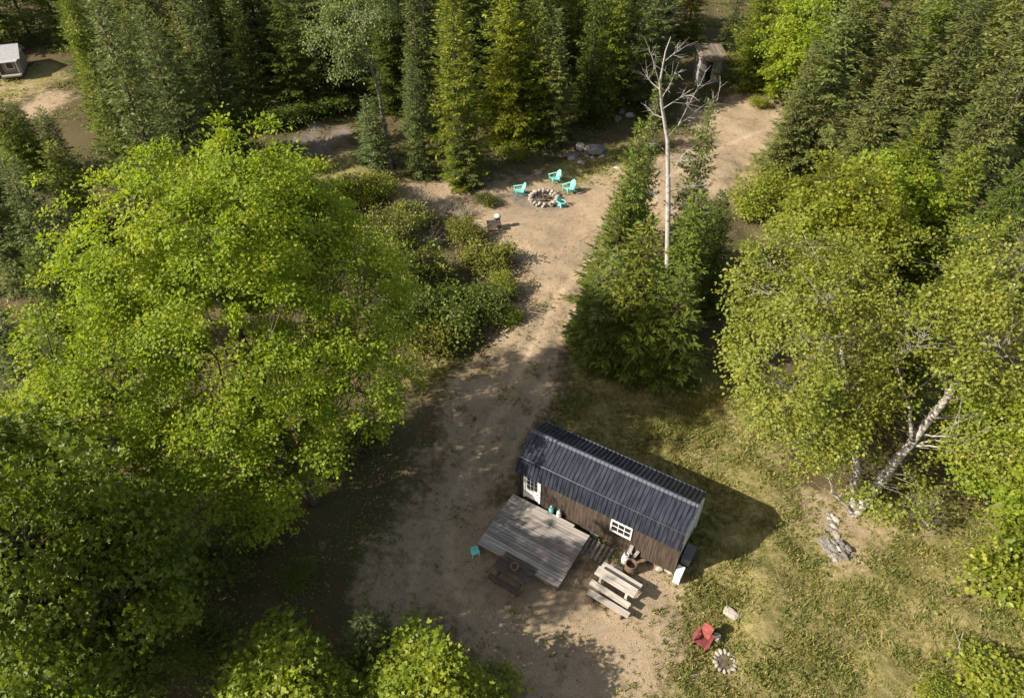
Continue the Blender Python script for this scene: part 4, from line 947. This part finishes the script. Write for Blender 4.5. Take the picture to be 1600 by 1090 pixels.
# bare brush
def brush(seed, n, L):
    r = np.random.default_rng(seed); mb = MB()
    for _ in range(n):
        a = r.uniform(0, 6.28); el = r.uniform(.5, 1.4); l = L * r.uniform(.5, 1); p0 = np.array([r.normal(0, .3), r.normal(0, .3), 0]); d_ = np.array([math.cos(a) * math.cos(el), math.sin(a) * math.cos(el), math.sin(el)])
        mb.tube([p0, p0 + d_ * l * .5 + r.normal(0, .05, 3), p0 + d_ * l + r.normal(0, .1, 3)], [.012, .009, .003], 3, False)
        for _k in range(4):
            b_ = p0 + d_ * l * r.uniform(.4, .95); e = b_ + (d_ + r.normal(0, .5, 3)) * l * .3; mb.tube([b_, e], [.006, .003], 3, False)
    return mb
for u, v, L, lbx in ((690, 330, 1.3, 'bare brown brush on the slope left of the fire pit'), (725, 340, 1.0, 'small clump of bare twigs beside the olive shrub'), (660, 318, 1.2, 'bare brown brush under the short greyish spruce'), (668, 385, 1.3, 'bare twiggy brush between the shrubs of the thicket'), (1430, 815, 1.0, 'tangle of bare grey branches on the ground right of the birch foot')):
    p = on(u, v); t = thing('brush', lbx, 'brush', p); brush(int(u), 60, L).build('twigs', M['graybark'], t)
br_ = thing('fallen_branch', 'bare pale branch lying on the grass near the bottom right bush', 'branch', on(1500, 1015), R_(62))
MB().tube([(-.7, 0, .06), (0, .08, .1), (.75, -.03, .15)], [.03, .024, .01], 6).tube([(.2, .06, .1), (.6, .3, .2)], [.014, .005], 5).build('wood', M['greywood'], br_)
# dead tree
dp = P(1042, 505); dp.z = gz(dp.x, dp.y)
def reld(u, v, z): return tuple(PZ(u, v, z) - dp)
dt = thing('dead_tree', 'bare white dead tree rising out of the middle fir clump', 'dead tree', dp)
tp = [(0, 0, -.2), reld(1043, 400, 4.0), reld(1044, 300, 7.5), reld(1043, 220, 10.0), reld(1034, 165, 11.8), reld(1031, 130, 13.0), reld(1040, 80, 14.6), reld(1048, 58, 15.2)]
MB().tube(tp, [.16, .145, .125, .10, .075, .06, .03, .012], 9).build('trunk', M['deadwood'], dt, smooth=True)
r = np.random.default_rng(5); nb_ = 0
bs = [(1043, 215, 10.1, 1085, 175, 11.0), (1085, 175, 11.0, 1120, 155, 11.2), (1060, 196, 10.6, 1100, 120, 13.0), (1038, 185, 11.1, 1008, 165, 11.0), (1033, 155, 12.1, 1060, 95, 14.0), (1031, 140, 12.7, 1010, 120, 13.0), (1032, 135, 12.9, 1018, 82, 14.4),
      (1045, 300, 7.4, 1090, 285, 8.0), (1043, 320, 7.0, 1012, 300, 7.4), (1044, 330, 6.6, 1110, 316, 6.4), (1043, 250, 9.2, 1095, 245, 9.0), (1043, 240, 9.4, 1012, 225, 9.4), (1036, 170, 11.7, 1078, 140, 12.6), (1040, 95, 14.0, 1060, 78, 14.4), (1044, 280, 8.2, 1070, 240, 9.6), (1043, 365, 5.4, 1080, 360, 5.2)]
for u0, v0, z0, u1, v1, z1 in bs:
    a = np.array(reld(u0, v0, z0)); e = np.array(reld(u1, v1, z1)); e[1] += r.normal(0, .15); mid = (a + e) / 2 + r.normal(0, .12, 3)
    mb = MB().tube([a, mid, e], [.026, .015, .005], 5)
    for _ in range(6):
        t = r.uniform(.35, 1); b_ = (1 - t) ** 2 * a + 2 * t * (1 - t) * mid + t * t * e; d_ = unit((e - a)[None])[0] * .6 + r.normal(0, .5, 3); d_[2] += .10
        l = r.uniform(.25, .65); m2 = b_ + d_ * l * .5 + r.normal(0, .05, 3); e2 = b_ + d_ * l
        mb.tube([b_, m2, e2], [.011, .008, .003], 4, False)
        for _q in range(3): q = m2 + (e2 - m2) * r.uniform(0, 1); mb.tube([q, q + (d_ + r.normal(0, .6, 3)) * .28], [.007, .003], 3, False)
    mb.build('branch', M['deadwood'], dt)

# ------------------------------------------------------------------ grass, leaf litter, pebbles
def scatter(n, xr, yr, accept, seed):
    r = np.random.default_rng(seed); x = r.uniform(*xr, n); y = r.uniform(*yr, n); k = r.uniform(0, 1, n) < accept(x, y)
    x, y = x[k], y[k]; return x, y, ground(x, y) + lump(x, y), r
def patch(x, y, f, sh=0.0): return .5 + .25 * (np.sin(x * f + 2 * np.sin(y * f * .7 + sh)) + np.sin(y * f * 1.3 + 1.7 * np.sin(x * f * .9 + 1 + sh)))
def turf_acc(x, y): return mask(TURF, x, y, 1.0) * (1 - .85 * mask(DIRT, x, y, .6)) * np.clip(patch(x, y, 1.1) * 1.4 - .1, .42, 1) + .10 * (mask(DIRT, x, y, .8) > .5) * (patch(x, y, 1.7, 4.0) > .68)
x, y, z, r = scatter(120000, (-6, 24), (8, 34), turf_acc, 21)
x2, y2, z2, _ = scatter(14000, (-2, 14), (42, 56), lambda a, c: .5 * turf_acc(a, c), 27); x, y, z = np.concatenate([x, x2]), np.concatenate([y, y2]), np.concatenate([z, z2])
ct = np.repeat(np.arange(len(x)), 7); n = len(ct); hg = r.uniform(.5, 1.5, len(x)) * (.6 + .8 * patch(x, y, 2.3, .7))
cen = np.stack([x[ct], y[ct], z[ct] - .01], -1) + np.concatenate([r.normal(0, .04, (n, 2)), np.zeros((n, 1))], 1)
tan = np.stack([r.normal(0, .75, n), r.normal(0, .75, n), np.ones(n)], -1); nor = r.normal(0, 1, (n, 3))
T = np.array([(-.13, 0, 0), (.13, 0, 0), (0, 1, .16)], float)
V, F = leaves(cen, tan, nor, r.uniform(.07, .17, n) * hg[ct], T, np.array([(0, 1, 2)]))
gr = obj('grass', fastmesh('grass', V, F, M['grass'])); gr['kind'] = 'stuff'; gr['label'] = 'short patchy green and straw coloured grass on the lawn'
def lit_acc(x, y): return np.clip(.35 + .65 * patch(x, y, .8, 2.0), 0, 1) * (1 - .7 * mask(GRAV, x, y, .5)) * (.45 + .55 * (1 - mask(DIRT, x, y, 1.5)))
x, y, z, r = scatter(110000, (-34, 34), (7, 70), lit_acc, 22); n = len(x)
V, F = leaves(np.stack([x, y, z + .015], -1), np.stack([r.normal(0, 1, n), r.normal(0, 1, n), r.normal(0, .2, n)], -1), np.stack([r.normal(0, .4, n), r.normal(0, .4, n), np.ones(n)], -1), r.uniform(.04, .11, n), OVAL_T, OVAL_F)
lt = obj('leaf_litter', fastmesh('leaf_litter', V, F, M['litter'])); lt['kind'] = 'stuff'; lt['label'] = 'dry brown leaves scattered over the ground'
x, y, z, r = scatter(9000, (-8, 24), (8, 62), lambda a, c: .15 + .85 * np.maximum(mask(DIRT, a, c, .8), mask(GRAV, a, c, .8)) * patch(a, c, .6, 1.0), 23); n = len(x)
oc = np.array([(1, 0, 0), (0, 1, 0), (-1, 0, 0), (0, -1, 0), (0, 0, .7), (0, 0, -.5)], float)
of = np.array([(0, 1, 4), (1, 2, 4), (2, 3, 4), (3, 0, 4), (1, 0, 5), (2, 1, 5), (3, 2, 5), (0, 3, 5)])
s = .012 + .05 * r.uniform(0, 1, n) ** 4; Vp = np.stack([x, y, z], -1)[:, None, :] + s[:, None, None] * (oc[None] * r.uniform(.6, 1.3, (n, 6, 1)))
a = r.uniform(0, 6.28, n)
pb = obj('pebbles', fastmesh('pebbles', Vp.reshape(-1, 3), (of[None] + (np.arange(n) * 6)[:, None, None]).reshape(-1, 3), M['stone'])); pb['kind'] = 'stuff'; pb['label'] = 'small stones strewn over the dirt'
# low weeds and seedlings under the trees
def weed_acc(x, y): return (1 - mask(DIRT + GRAV, x, y, .6)) * np.clip(patch(x, y, .7, 3.0) * 1.6 - .55, 0, 1)
x, y, z, r = scatter(16000, (-30, 36), (9, 62), weed_acc, 24)
x2, y2, z2, _ = scatter(26000, (-60, 60), (50, 92), weed_acc, 28); x3, y3, z3, _ = scatter(9000, (-45, -14), (20, 60), weed_acc, 29)
x, y, z = (np.concatenate(q) for q in ((x, x2, x3), (y, y2, y3), (z, z2, z3)))
ct = np.repeat(np.arange(len(x)), 6); n = len(ct); hh = r.uniform(.08, .4, len(x))
cen = np.stack([x[ct], y[ct], z[ct] + hh[ct] * r.uniform(.2, 1, n)], -1) + np.concatenate([r.normal(0, .12, (n, 2)), np.zeros((n, 1))], 1)
V, F = leaves(cen, r.normal(0, 1, (n, 3)) * [1, 1, .3], r.normal(0, .45, (n, 3)) + [0, 0, 1], r.uniform(.06, .16, n) * (1 + np.clip((y[ct] - 40) / 40, 0, .9)), OVAL_T, OVAL_F)
wd = obj('ground_cover', fastmesh('ground_cover', V, F, M['shrub'])); wd['kind'] = 'stuff'; wd['label'] = 'low leafy weeds growing over the forest floor'
print('TRIS', sum(len(m.loops) - 2 * len(m.polygons) for m in bpy.data.meshes))
